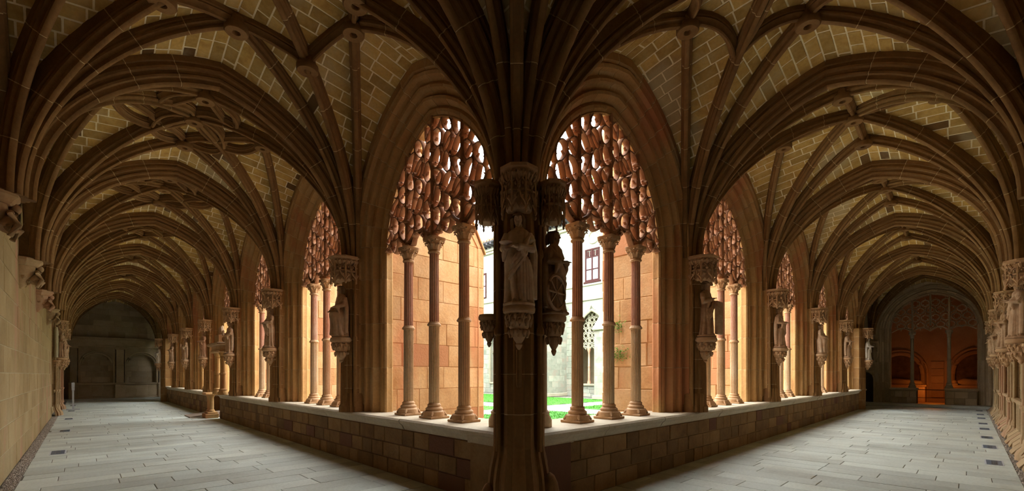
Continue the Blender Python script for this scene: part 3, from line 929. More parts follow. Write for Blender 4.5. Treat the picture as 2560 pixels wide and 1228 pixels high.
# buttress -----------------------------------------------------------------
def buttress(side, k, reach, half, ztop0=5.4, slope=True, ragged=0.0):
    tf = T(side); u = U0[side] + PITCH[side] * (k - 0.5)
    root = empty('buttress'); root['kind'] = 'structure'
    tag(root, 'deep orange stone buttress behind the %s pier from the corner, %s' % (ORD[k - 1], WALKNAME[side]), 'buttress', 'buttresses of the ' + WALKNAME[side])
    w0, w1 = 3.95, reach
    core = MB()
    zi, ze = 6.4, 4.15
    wk = w1 - 0.36
    zk = 4.8
    outline = [(w0, 0.0), (w1 - 0.02, 0.0), (w1 - 0.02, ze - 0.02), (wk, zk - 0.02), (w0, zi)] if slope else [(w0, 0), (w1 - 0.02, 0), (w1 - 0.02, 6.4), (w0, 6.4)]
    rs = [[tf(u + s * (half - 0.008), w, z) for w, z in outline] for s in (-1, 1)]
    core.rings(rs); core.build('core', M_BUT, root)
    pcs = []
    for s in (-1, 1):
        if s == 1 and k > 0 and False: continue
        for poly in courses(w0, w1, 0.0, 6.4, 0.42, 0.34, 0.95, 0.007):
            if slope:
                # under the line from (w1, ze) to (wk, zk) and to (w0, zi)
                for (p, q) in (((w1, ze), (wk, zk)), ((wk, zk), (w0, zi))):
                    ax, ay = (q[1] - p[1]), -(q[0] - p[0])
                    if ay < 0: ax, ay = -ax, -ay
                    poly = clip_half(poly, ax, ay, ax * p[0] + ay * p[1])
                    if len(poly) < 3: break
            if len(poly) < 3 or poly_area(poly) < 0.01: continue
            if ragged and max(p[0] for p in poly) > w1 - 0.02:
                cut = random.uniform(0, ragged); poly = clip_half(poly, 1, 0, w1 - cut)
                if len(poly) < 3: continue
            mapf = (lambda a, b_, d, s=s: tf(u + s * (half + d), a, b_))
            pcs.append(stone(poly, mapf, random.uniform(-0.004, 0.006) if slope else random.uniform(-0.006, 0.022), 0.012, 0.008 if slope else 0.014))
    for poly in courses(u - half, u + half, 0.0, ze if slope else 6.4, 0.40, 0.4, 0.8, 0.012):
        pcs.append(stone(poly, lambda a, b_, d: tf(a, w1 + d, b_), random.uniform(-0.003, 0.006), 0.02, 0.01))
    lay(root, 'ashlar_block', pcs, M_BUT, 60)
    if slope:
        c = MB()
        for (p, q) in (((w1 + 0.03, ze), (wk, zk + 0.05)), ((wk, zk + 0.05), (w0, zi + 0.05))):
            rs = [[tf(u + s * (half + 0.03), w, z) for w, z in (p, q, (q[0], q[1] + 0.06), (p[0], p[1] + 0.06))] for s in (-1, 1)]
            c.rings(rs)
        c.build('weathering', M_BUT, root)
        # chamfer moulding near the outer edge
        c = MB()
        for s in (-1, 1):
            c.tube([tf(u + s * (half + 0.004), w1 - 0.16, 0.0), tf(u + s * (half + 0.004), w1 - 0.16, ze + 0.1), tf(u + s * (half + 0.004), wk - 0.15, zk - 0.05)], 0.016, 6)
        c.build('edge_roll', M_BUT, root)

# figures --------------------------------------------------------------------
HAIR = {}
def figure_mesh(name, seed, H=0.95, pose='stand', voxel=0.010):
    """carved robed figure facing -y, feet at z=0; one continuous body"""
    rnd = random.Random(seed)
    b = MB()
    n = 72
    sway = rnd.choice([-1, 1]) * 0.025
    ph = rnd.uniform(0, 6)
    levels = [(0.00, .150, .120), (0.02, .155, .125), (0.10, .140, .115), (0.22, .128, .108), (0.34, .122, .100), (0.44, .128, .100), (0.50, .128, .098), (0.56, .108, .088), (0.62, .104, .086), (0.68, .118, .092), (0.74, .128, .090), (0.785, .122, .082), (0.81, .095, .070), (0.83, .060, .055), (0.845, .043, .043), (0.88, .040, .042)]
    if pose == 'seated':
        levels = [(0.00, .165, .170), (0.03, .17, .175), (0.14, .155, .165), (0.28, .150, .170), (0.40, .165, .190), (0.46, .160, .185), (0.52, .13, .13), (0.60, .112, .098), (0.68, .122, .096), (0.75, .130, .092), (0.785, .122, .082), (0.81, .095, .07), (0.83, .06, .055), (0.845, .043, .043), (0.88, .04, .042)]
    rs = []
    for z, rx, ry in levels:
        t = z
        cx = sway * sin(pi * min(t / 0.8, 1)) * 1.2
        amp = 0.026 * max(0, 1 - t / 0.66) + 0.006 * (0.6 < t < 0.8)
        ring = []
        for j in range(n):
            an = 2 * pi * j / n
            fold = amp * (1.9 * abs(sin(4.5 * an + ph + 1.5 * t)) ** 0.7 - 1.1 + 0.55 * sin(5 * an - ph + 5 * t))
            yo = -0.03 if pose == 'seated' and t < 0.5 else 0.0
            ring.append((cx + (rx + fold) * cos(an), yo + (ry + fold) * sin(an), z))
        rs.append(ring)
    b.rings(rs)
    hx = sway * 0.4
    # head, hair, features
    hz = 0.925
    b.ball((hx, -0.008, hz + 0.006), 0.060, 16, 12, sc=(0.82, 0.95, 1.18))
    b.ball((hx, -0.030, hz - 0.040), 0.036, 12, 8, sc=(0.92, 0.95, 0.85))
    b.ball((hx, -0.056, hz - 0.066), 0.014, 8, 6)
    b.tube([(hx, -0.064, hz + 0.026), (hx, -0.078, hz + 0.004), (hx, -0.086, hz - 0.014), (hx, -0.068, hz - 0.022)], [0.008, 0.009, 0.013, 0.008], 8)
    b.tube([(hx - 0.018, -0.062, hz - 0.041), (hx, -0.072, hz - 0.038), (hx + 0.018, -0.062, hz - 0.041)], [0.004, 0.0075, 0.004], 6)
    b.tube([(hx - 0.013, -0.063, hz - 0.051), (hx, -0.070, hz - 0.052), (hx + 0.013, -0.063, hz - 0.051)], [0.004, 0.007, 0.004], 6)
    for s in (-1, 1):
        b.tube([(hx + s * 0.040, -0.050, hz + 0.026), (hx + s * 0.022, -0.066, hz + 0.032), (hx + s * 0.008, -0.068, hz + 0.026)], [0.006, 0.009, 0.007], 6)
        b.ball((hx + s * 0.021, -0.056, hz + 0.010), 0.0105, 8, 6, sc=(1.2, 1, 0.8))
        b.ball((hx + s * 0.026, -0.044, hz - 0.016), 0.017, 8, 6)
        b.ball((hx + s * 0.052, 0.004, hz), 0.013, 8, 6, sc=(0.6, 1, 1.5))
    hair = MB()
    for s in (-1, 1):
        for q in range(6):
            y = -0.030 + 0.018 * q; x = 0.046 + 0.006 * min(q, 3)
            wv = 0.005 * (q % 2)
            hair.tube([(hx + s * 0.006, y * 0.9, hz + 0.082 - 0.002 * q), (hx + s * x * 0.8, y * 0.95, hz + 0.062), (hx + s * (x + 0.010), y + 0.006, hz + 0.020), (hx + s * (x + 0.004 + wv), y + 0.012, hz - 0.025), (hx + s * (x + 0.012 - wv), y + 0.012, hz - 0.060), (hx + s * x, y + 0.018, hz - 0.098)], [0.010, 0.015, 0.015, 0.014, 0.013, 0.006], 7)
    hair.ball((hx, 0.014, hz + 0.020), 0.062, 14, 9, sc=(0.92, 0.95, 1.10))
    hair.tube([(hx + 0.056 * sin(t), 0.004 - 0.060 * cos(t), hz + 0.058 + 0.004 * cos(8 * t)) for t in [2 * pi * q / 20 for q in range(21)]], 0.007, 6)
    # arms: wide sleeves, hands with five fingers
    hold = {'stand': ((-.075, -.175, .585), (.055, -.165, .60)), 'plate': ((-.135, -.165, .575), (-.04, -.19, .59)), 'book': ((-.06, -.17, .60), (.05, -.16, .53)), 'tablet': ((-.03, -.15, .66), (.12, -.14, .62)), 'seated': ((-.08, -.19, .50), (.07, -.18, .56))}[pose if pose in ('plate', 'book', 'tablet', 'seated') else 'stand']
    for s, hand in ((-1, hold[0]), (1, hold[1])):
        sh = Vector((s * 0.112 + hx, 0.0, 0.765)); el = Vector((s * 0.160 + hx, -0.025, 0.605)); ha = Vector(hand)
        b.tube([sh, sh.lerp(el, 0.5) + Vector((s * 0.012, 0, 0)), el, el.lerp(ha, 0.5), el.lerp(ha, 0.86)], [0.048, 0.050, 0.048, 0.042, 0.040], 10)
        # hanging sleeve
        mid = el.lerp(ha, 0.6)
        b.tube([mid, mid + Vector((s * 0.012, 0.0, -0.07)), mid + Vector((s * 0.02, 0.02, -0.14))], [0.036, 0.030, 0.014], 8)
        d = (ha - el).normalized(); side_ = Vector((0, 0, 1)).cross(d).normalized()
        b.tube([el.lerp(ha, 0.8), ha, ha + d * 0.032], [0.020, 0.022, 0.016], 8)
        for q in range(4):
            o_ = ha + d * 0.028 + side_ * (0.013 * (q - 1.5))
            ln = (0.026, 0.031, 0.030, 0.024)[q]
            b.tube([o_, o_ + d * ln, o_ + d * (ln + 0.015) + Vector((0, 0, -0.012))], [0.0078, 0.0072, 0.006], 5)
        b.tube([ha + side_ * (-s * 0.018), ha + side_ * (-s * 0.034) + d * 0.018, ha + side_ * (-s * 0.03) + d * 0.036], [0.009, 0.0085, 0.007], 5)
    # mantle: shoulder to opposite hip, with hanging folds
    s = rnd.choice([-1, 1]) if pose != 'plate' else 1
    for q in range(6):
        t = q / 5
        y_ = -0.085 - 0.012 * (q % 2)
        b.tube([(s * (0.125 - 0.015 * t), -0.02, 0.775 - 0.05 * t), (s * (0.075), y_ - 0.015, 0.66 - 0.13 * t), (s * (-0.02 - 0.03 * t), y_ - 0.035, 0.52 - 0.17 * t), (s * (-0.10 - 0.01 * t), y_ + 0.01, 0.42 - 0.16 * t)], [0.018, 0.025, 0.025, 0.016], 6)
    for q in range(7):
        an = -pi / 2 + s * (0.15 + 0.24 * q)
        x, y = 0.128 * cos(an), 0.108 * sin(an)
        b.tube([(x * 0.95, y * 0.95, 0.56 - 0.02 * q), (x * 1.06, y * 1.04, 0.36), (x * 1.14, y * 1.14, 0.16), (x * 1.22, y * 1.2, 0.03)], [0.014, 0.019, 0.020, 0.016], 6)
    b.tube([(0.135 * s, 0.02, 0.76), (0.165 * s, 0.03, 0.55), (0.160 * s, 0.03, 0.28), (0.165 * s, 0.02, 0.05)], [0.035, 0.045, 0.045, 0.04], 8)
    # feet and plinth
    for s2 in (-1, 1):
        b.tube([(s2 * 0.05, -0.08, 0.02), (s2 * 0.055, -0.15, 0.016)], [0.028, 0.02], 8)
    b.lathe([(0.19, -0.03), (0.19, -0.005), (0.17, 0.008)], 8, a0=pi / 8, a1=2 * pi + pi / 8)
    b.v = [tuple(c * H for c in p) for p in b.v]; hair.v = [tuple(c * H for c in p) for p in hair.v]
    hm = hair.mesh('hair', 60); hm.materials.append(M_HAIR)
    me = b.mesh(name + '_raw')
    tmp = bpy.data.objects.new('tmp', me); COL.objects.link(tmp)
    md = tmp.modifiers.new('r', 'REMESH'); md.mode = 'VOXEL'; md.voxel_size = voxel; md.use_smooth_shade = True
    dg = bpy.context.evaluated_depsgraph_get()
    out = bpy.data.meshes.new_from_object(tmp.evaluated_get(dg)); out.name = name
    bpy.data.objects.remove(tmp); bpy.data.meshes.remove(me)
    out.polygons.foreach_set('use_smooth', [True] * len(out.polygons))
    HAIR[out.name] = hm
    return out
FIG = {'plate': figure_mesh('robed_body', 3, 0.90, 'plate', 0.0042), 'stand': figure_mesh('robed_body', 5, 0.95, 'stand', 0.0062), 'book': figure_mesh('robed_body', 9, 0.95, 'book', 0.0062),
       'tablet': figure_mesh('robed_body', 12, 0.95, 'tablet', 0.0062), 'seated': figure_mesh('robed_body', 21, 0.88, 'seated', 0.0062)}
def statue(kind, loc, rz, label, mat=None, scale=1.0, extra=None):
    me = FIG[kind]
    if mat is not None or True:
        me = me.copy() if mat is not None else me
        if not me.materials or mat is not None:
            me.materials.clear(); me.materials.append(mat or M_STAT)
    e = empty('statue', loc, rz)
    tag(e, label, 'statue')
    e.scale = (scale,) * 3
    body = link('robed_body', me, e); link('hair', HAIR[FIG[kind].name], e)
    if extra == 'plate':
        b = MB(); b.lathe([(0.005, 0.0), (0.03, 0.0), (0.062, 0.012), (0.066, 0.018), (0.055, 0.016), (0.005, 0.008)], 18, c=(-0.125, -0.185, 0.545))
        for dx in (-0.02, 0.025): b.ball((-0.125 + dx, -0.185, 0.57), 0.02, 8, 6)
        b.build('dish', M_STATC, body, smooth=40)
    if extra == 'tablet':
        b = MB(); b.bevel_box(0.03, 0.27, -0.20, -0.15, 0.02, 0.60, 0.012)
        for q in range(4): b.box(0.05, 0.25, -0.205, -0.198, 0.10 + q * 0.12, 0.115 + q * 0.12)
        b.build('tablet', M_STAT, body)
    if extra == 'book':
        b = MB(); b.bevel_box(-0.07, 0.05, -0.20, -0.16, 0.52, 0.68, 0.01); b.build('book', M_STAT, body)
    if extra == 'wheel':
        b = MB()
        b.tube([(-0.16 + 0.19 * cos(t), -0.13, 0.20 + 0.19 * sin(t)) for t in [2 * pi * q / 24 for q in range(25)]], 0.018, 6)
        for q in range(4): b.tube([(-0.16 + 0.19 * cos(q * pi / 4), -0.13, 0.20 + 0.19 * sin(q * pi / 4)), (-0.16 - 0.19 * cos(q * pi / 4), -0.13, 0.20 - 0.19 * sin(q * pi / 4))], 0.011, 5)
        b.build('wheel', M_STAT, body, smooth=40)
    return e

def bracket_mesh(r=0.2, h=0.46):
    b = MB()
    b.lathe([(0.012, -h), (0.03, -h + 0.02), (0.045, -h + 0.05), (0.035, -h + 0.07), (0.06, -h + 0.10), (0.10, -h + 0.16), (0.12, -h + 0.2), (0.11, -h + 0.215), (0.125, -h + 0.235), (0.15, -h + 0.30), (0.165, -h + 0.33), (0.15, -h + 0.345), (0.16, -0.09), (r, -0.07), (r * 1.03, -0.05), (r * 1.03, -0.03), (r * 0.97, -0.012), (r * 0.97, 0.0)], 16, a0=pi / 16, a1=2 * pi + pi / 16)
    for row, (z, rr, n, br) in enumerate([(-h + 0.29, 0.152, 11, 0.026), (-h + 0.18, 0.118, 9, 0.026), (-0.12, 0.165, 12, 0.024)]):
        for i in range(n):
            an = 2 * pi * (i + 0.5 * row) / n
            b.ball((rr * cos(an), rr * sin(an), z), br, 6, 5, sc=(1, 1, 1.3))
            b.tube([(rr * cos(an) * 0.95, rr * sin(an) * 0.95, z - 0.05), (rr * cos(an + .1) * 1.05, rr * sin(an + .1) * 1.05, z), (rr * cos(an + .22) * 1.02, rr * sin(an + .22) * 1.02, z + 0.03)], [0.014, 0.012, 0.006], 5)
    me = b.mesh('bracket', 40); me.materials.append(M_CAP); return me
BRACKET = bracket_mesh()

def canopy_mesh(r=0.26, h=0.46):
    """polygonal capital-canopy: moulded cap, pierced drum, cusped gablets hanging below; top at z=0"""
    b = MB()
    n = 8
    b.lathe([(r * 0.86, -0.14), (r * 0.98, -0.11), (r * 1.0, -0.085), (r * 0.92, -0.075), (r * 0.96, -0.05), (r * 1.06, -0.03), (r * 1.06, 0.0)], n, a0=pi / n, a1=2 * pi + pi / n)
    b.lathe([(r * 0.62, -h + 0.03), (r * 0.74, -h + 0.06), (r * 0.78, -0.13)], n, a0=pi / n, a1=2 * pi + pi / n)
    b.lathe([(r * 0.84, -0.27), (r * 0.94, -0.262), (r * 0.94, -0.245), (r * 0.84, -0.237)], n, a0=pi / n, a1=2 * pi + pi / n)
    rr = r * 0.93
    for i in range(n):
        a = pi / n + 2 * pi * i / n; c = a + 2 * pi / n
        p, q = Vector((rr * cos(a), rr * sin(a), 0)), Vector((rr * cos(c), rr * sin(c), 0))
        # corner pinnacle with pendant
        b.tube([p + Vector((0, 0, -0.12)), p + Vector((0, 0, -h + 0.06)), p + Vector((0, 0, -h))], [0.014, 0.014, 0.022], 5)
        b.ball(p + Vector((0, 0, -h)), 0.024, 6, 5)
        # two small windows in the drum
        for t0 in (0.02, 0.5):
            g = [p.lerp(q, t0 + 0.48 * t) + Vector((0, 0, z)) for t, z in ((0.08, -0.235), (0.08, -0.18), (0.5, -0.14), (0.92, -0.18), (0.92, -0.235))]
            b.tube(g, 0.010, 5)
            b.ball(p.lerp(q, t0 + 0.24) + Vector((0, 0, -0.195)), 0.016, 6, 4)
        # ogee gablet below
        out = 1.08
        g = [p.lerp(q, t) * (1 + (out - 1) * sin(pi * t)) + Vector((0, 0, z)) for t, z in ((0, -h + 0.05), (0.15, -h + 0.10), (0.34, -h + 0.13), (0.46, -h + 0.18), (0.5, -h + 0.235), (0.54, -h + 0.18), (0.66, -h + 0.13), (0.85, -h + 0.10), (1, -h + 0.05))]
        b.tube(g, 0.014, 5)
        b.ball(g[4], 0.024, 6, 5)
        for t in (0.25, 0.75):
            b.ball(p.lerp(q, t) * 1.05 + Vector((0, 0, -h + 0.135)), 0.02, 6, 4)
        g2 = [p.lerp(q, t) + Vector((0, 0, z)) for t, z in ((0.1, -h + 0.03), (0.3, -h + 0.075), (0.5, -h + 0.03), (0.7, -h + 0.075), (0.9, -h + 0.03))]
        b.tube(g2, 0.010, 5)
    for i in range(24):
        a = 2 * pi * i / 24
        ca, sa = cos(a), sin(a); q_ = r * (0.90 + 0.05 * (i % 2))
        b.tube([(q_ * 0.92 * ca, q_ * 0.92 * sa, -0.15), (q_ * 1.0 * ca, q_ * 1.0 * sa, -0.105), (q_ * 1.10 * ca, q_ * 1.10 * sa, -0.075), (q_ * 1.13 * ca, q_ * 1.13 * sa, -0.10)], [0.016, 0.022, 0.020, 0.008], 5)
    me = b.mesh('canopy', 40); me.materials.append(M_CAP); return me
CANOPY = canopy_mesh()

# piers -----------------------------------------------------------------------
def pier_shaft(b, z0, z1, outline, mi=0):
    zs = [z0]
    z = z0 + 0.42
    kinds = [0]
    while z < z1 - 0.15:
        for d, k in ((-0.008, 1), (-0.004, 2), (0.004, 3), (0.008, 4)):
            zs.append(z + d); kinds.append(k)
        z += random.uniform(0.40, 0.52)
    zs.append(z1); kinds.append(0)
    m_ = len(outline); o = len(b.v)
    cx = sum(p[0] for p in outline) / m_; cy = sum(p[1] for p in outline) / m_
    for z, k in zip(zs, kinds):
        s_ = 0.985 if k in (2, 3) else 1.0
        b.v.extend([(cx + (x - cx) * s_, cy + (y - cy) * s_, z) for x, y in outline])
    for i in range(len(zs) - 1):
        for j in range(m_):
            a = o + i * m_ + j; c = o + i * m_ + (j + 1) % m_
            b.f.append((a, c, c + m_, a + m_)); b.m.append(1 if kinds[i] == 2 and kinds[i + 1] == 3 else mi)

# outline of a respond in front of a pier: s along the wall, d out into the walk
def respond_outline():
    half = [(0.20, -0.15), (0.20, 0.02), (0.175, 0.035), (0.185, 0.065), (0.165, 0.085), (0.135, 0.075), (0.12, 0.09), (0.12, 0.11), (0.09, 0.125), (0.075, 0.115), (0.06, 0.135), (0.03, 0.15)]
    return mirror(half)
RO = respond_outline()
STAT_L = [('seated', 'seated robed stone figure', None), ('stand', 'draped standing stone figure', None), ('book', 'tall stone figure holding a book', 'book'), ('stand', 'standing robed stone figure', None), ('book', 'weathered robed stone figure with book', 'book'), ('stand', 'small dark robed stone figure', None)]
STAT_R = [('tablet', 'stone figure leaning on an inscribed tablet', 'tablet'), ('stand', 'bowed robed stone figure', None), ('seated', 'stout draped stone figure', None), ('stand', 'draped stone figure', None)]

def pier(side, k):
    """pier between bay k-1 and bay k"""
    tf = T(side); u = U0[side] + PITCH[side] * (k - 0.5)
    face = 3.46 + WC[side] - 3.84
    root = empty('pier', tf(u, face, SILL), 0)
    root['kind'] = 'structure'
    tag(root, 'clustered stone pier with bracket and canopy, %s from the corner, %s' % (ORD[k - 1], WALKNAME[side]), 'pier', 'piers of the ' + WALKNAME[side])
    lt = (lambda s, d, z: (-d, s, z)) if side == 'L' else (lambda s, d, z: (s, -d, z))
    ol = [lt(s, d, 0)[:2] for s, d in RO]
    b = MB(); pier_shaft(b, 0.0, ZS - SILL - 0.02, ol)
    b.build('shaft', [M_PIER, M_JOINT], root, smooth=30)
    b = MB()
    base = [lt(s * 1.12, d * 1.12 + 0.005, 0)[:2] for s, d in RO]
    b.rings([[(x * q, y * q, z) for x, y in base] for q, z in ((1.06, 0.0), (1.06, 0.12), (1.0, 0.15), (1.0, 0.30), (0.93, 0.33))])
    # slender stem under the bracket, chipped at its foot
    c = lt(0, 0.13, 0)
    b.lathe([(0.085, 0.0), (0.085, 0.10), (0.06, 0.14), (0.055, 0.9)], 10, c=(c[0], c[1], 0))
    b.build('base', M_PIER, root, smooth=30)
    c = lt(0, 0.16, 2.20 - SILL); link('bracket', BRACKET, root, c)
    c = lt(0, 0.10, ZS - SILL); link('canopy', CANOPY, root, c)
    # pinnacled side shafts beside the statue
    b = MB()
    for s in (-1, 1):
        x, y, _ = lt(s * 0.235, 0.03, 0)
        b.lathe([(0.03, 0.1), (0.03, 1.25), (0.042, 1.27), (0.042, 1.31), (0.024, 1.34), (0.024, 2.0), (0.036, 2.02), (0.036, 2.06), (0.016, 2.1), (0.010, 2.28), (0.02, 2.30), (0.004, 2.34)], 8, c=(x, y, 0))
    b.build('pinnacle', M_PIER, root, smooth=30)
    lst = STAT_L if side == 'L' else STAT_R
    if k - 1 < len(lst):
        kd, lab, ex = lst[k - 1]
        p = tf(u, face - 0.17, 2.235)
        statue(kd, p, -pi / 2 if side == 'L' else 0.0, '%s at the %s pier from the corner, %s' % (lab, ORD[k - 1], WALKNAME[side]), None, 1.0, ex)

for side in 'LR':
    for k in range(NB[side]):
        arcade_arch(side, k)
        tracery(side, k)
        columns(side, k)
    for k in range(1, NB[side] + 1):
        if k < NB[side] or True: pier(side, k) if k < NB[side] else None
        if k < NB[side]:
            if side == 'L': buttress('L', k, 6.25, 0.41)
            else: buttress('R', k, 5.10, 0.42, slope=False, ragged=0.10)

# parapets --------------------------------------------------------------------
def parapet(side, spans, label):
    tf = T(side); dw = WC[side] - 3.84
    face, back = 3.47 + dw, 4.30 + dw
    root = empty('parapet'); root['kind'] = 'structure'
    tag(root, label, 'parapet wall')
    pcs = []
    core, cap = MB(), []
    for (a0, a1) in spans:
        core.box(a0, a1, face + 0.014, back, 0.0, 0.72, tf)
        for poly in courses(a0, a1, 0.0, 0.72, 0.24, 0.30, 0.62, 0.012):
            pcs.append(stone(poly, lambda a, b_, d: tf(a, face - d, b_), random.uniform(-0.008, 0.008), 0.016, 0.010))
        a = a0
        while a < a1 - 0.1:
            l = min(random.uniform(1.1, 1.8), a1 - a)
            if a1 - (a + l) < 0.5: l = a1 - a
            x0, x1 = a + 0.004, a + l - 0.004
            wav = random.uniform(-0.012, 0.012)
            ring0 = [(face + 0.02, 0.715), (face - 0.005 + wav, 0.74), (face - 0.03 + wav, 0.79), (face - 0.075 + wav, 0.825), (face - 0.085 + wav, 0.862), (face - 0.06 + wav, 0.888), (back + 0.06, 0.889), (back + 0.06, 0.715)]
            m_ = MB(); nn = 7
            rs = []
            for q in range(nn):
                t = q / (nn - 1); j = random.uniform(-0.008, 0.008) if 0 < q < nn - 1 else 0.0
                rs.append([tf(x0 + (x1 - x0) * t, w + (j if i in (2, 3, 4, 5) else 0), z) for i, (w, z) in enumerate(ring0)])
            m_.rings(rs); cap.append(m_)
            a += l
    core.build('core', M_PARA, root)
    lay(root, 'ashlar_block', pcs, M_PARA, 300)
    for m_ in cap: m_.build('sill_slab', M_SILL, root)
parapet('L', [(3.40, 18.45), (20.35, 33.4)], 'low ashlar parapet with pale sill slabs, broken by the garden gateway')
parapet('R', [(3.40, 26.3)], 'unbroken low ashlar parapet with pale sill slabs, leading to the lit chapel')

# corner pier -----------------------------------------------------------------
root = empty('corner_pier', (3.36, 3.36, 0), -pi / 4 + pi / 4 - radians(45) + radians(45))
tag(root, 'massive dark corner pier between the two walks, statue on its front', 'pier', kind='structure')
DG = Vector((-CF.x, -CF.y, 0)).normalized(); DG = Vector((-sqrt(.5), -sqrt(.5), 0)); SG = Vector((sqrt(.5), -sqrt(.5), 0))
def cp(s, d): v = SG * s + DG * d; return (v.x, v.y)
half = [(0.30, -0.55), (0.275, -0.20), (0.262, -0.10), (0.275, -0.02), (0.255, 0.03), (0.225, 0.02), (0.21, 0.05), (0.22, 0.085), (0.20, 0.115), (0.17, 0.105), (0.155, 0.12), (0.15, 0.20), (0.12, 0.235), (0.06, 0.235), (0.045, 0.25), (0.0, 0.26)]
co = [cp(s, d) for s, d in mirror(half)]
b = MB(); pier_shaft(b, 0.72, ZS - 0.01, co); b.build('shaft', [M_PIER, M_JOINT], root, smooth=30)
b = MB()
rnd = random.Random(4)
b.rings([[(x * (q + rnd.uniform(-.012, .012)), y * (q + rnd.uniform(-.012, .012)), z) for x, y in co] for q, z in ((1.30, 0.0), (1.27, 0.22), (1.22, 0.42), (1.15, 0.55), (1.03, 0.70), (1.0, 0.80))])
x, y = cp(0.33, 0.02); b.ball((x, y, 0.22), 0.11, 10, 7, sc=(1, 1, 2.6))
x, y = cp(-0.33, 0.02); b.ball((x, y, 0.16), 0.09, 10, 7, sc=(1, 1, 2.6))
b.build('base', M_PIER, root, smooth=35)
b = MB(); x, y = cp(0, 0.29)
b.lathe([(0.022, 1.42), (0.03, 1.45), (0.03, 1.80)], 8, c=(x, y, 0))
for s in (-0.215, 0.215):
    x, y = cp(s, 0.15)
    b.lathe([(0.028, 0.75), (0.028, 1.95), (0.045, 1.97), (0.045, 2.02), (0.026, 2.05), (0.026, 2.75), (0.04, 2.77), (0.04, 2.82), (0.02, 2.86), (0.02, 3.1)], 8, c=(x, y, 0))
b.build('pinnacle', M_PIER, root, smooth=35)
x, y = cp(0, 0.33); o = link('bracket', BRACKET, root, (x, y, 2.235)); o.scale = (0.80, 0.80, 0.95)
x, y = cp(0, 0.26); o = link('canopy', CANOPY, root, (x, y, ZS)); o.scale = (0.74, 0.74, 1.0)
for s in (-0.335, 0.36):
    x, y = cp(s, 0.06); o = link('canopy', CANOPY, root, (x, y, ZS - 0.05)); o.scale = (0.52, 0.52, 0.98)
x, y = cp(-0.32, 0.0); o = link('bracket', BRACKET, root, (x, y, 2.19)); o.scale = (0.56, 0.56, 0.75)
x, y = cp(0.375, -0.02); o = link('bracket', BRACKET, root, (x, y, 2.19)); o.scale = (0.66, 0.66, 0.95)
# half columns on the jambs beside the pier
hb_ = MB()
for (cx_, cy_) in ((3.80, 4.18), (4.18, 3.76)):
    hb_.lathe([(0.12, 0.89), (0.12, 0.98), (0.085, 1.05), (0.095, 1.08), (0.06, 1.11), (0.055, 3.4), (0.08, 3.42), (0.06, 3.45), (0.10, 3.62)], 14, c=(cx_ - 3.36, cy_ - 3.36, 0))
hb_.build('jamb_shaft', M_COL_LOW, root, smooth=35)
v = Vector((3.36, 3.36, 0)) + DG * 0.33
statue('plate', (v.x, v.y, 2.255), -pi / 4, 'painted stone woman in mantle holding a dish, on front of corner pier', M_STATC, 1.0, 'plate')
v = Vector((3.36, 3.36, 0)) + SG * 0.375 - DG * 0.02
statue('stand', (v.x, v.y, 2.215), radians(10), 'dark leaning stone figure with a wheel on the chapel side of corner pier', None, 0.92, 'wheel')

# far corner piers
def far_pier(side):
    tf = T(side); u = U0[side] + PITCH[side] * (NB[side] - 0.5)
    root = empty('corner_pier', tf(u, 3.40, 0)); tag(root, 'far corner pier with pale statue at the end of the %s parapet' % WALKNAME[side], 'pier', kind='structure')
    lt = (lambda s, d, z: (-d, s, z)) if side == 'L' else (lambda s, d, z: (s, -d, z))
    b = MB(); b.v = []
    pier_shaft(b, 0.0, ZS, [lt(s, d, 0)[:2] for s, d in mirror([(0.45, -0.9), (0.45, 0.0), (0.40, 0.05), (0.32, 0.04), (0.28, 0.10), (0.2, 0.10), (0.16, 0.16), (0.05, 0.17)])])
    b.build('shaft', [M_PIER, M_JOINT], root, smooth=30)
    link('bracket', BRACKET, root, lt(0.0, 0.24, 2.2)); link('canopy', CANOPY, root, lt(0.0, 0.18, ZS))
    p = tf(u, 3.40 - 0.24, 2.235)
    statue('stand' if side == 'R' else 'book', p, (-pi / 2 if side == 'L' else 0), 'pale sunlit headless-looking stone figure on the far corner pier, %s' % WALKNAME[side] if False else 'pale draped stone figure on the far corner pier of the %s' % WALKNAME[side], M_STATW)
far_pier('L'); far_pier('R')

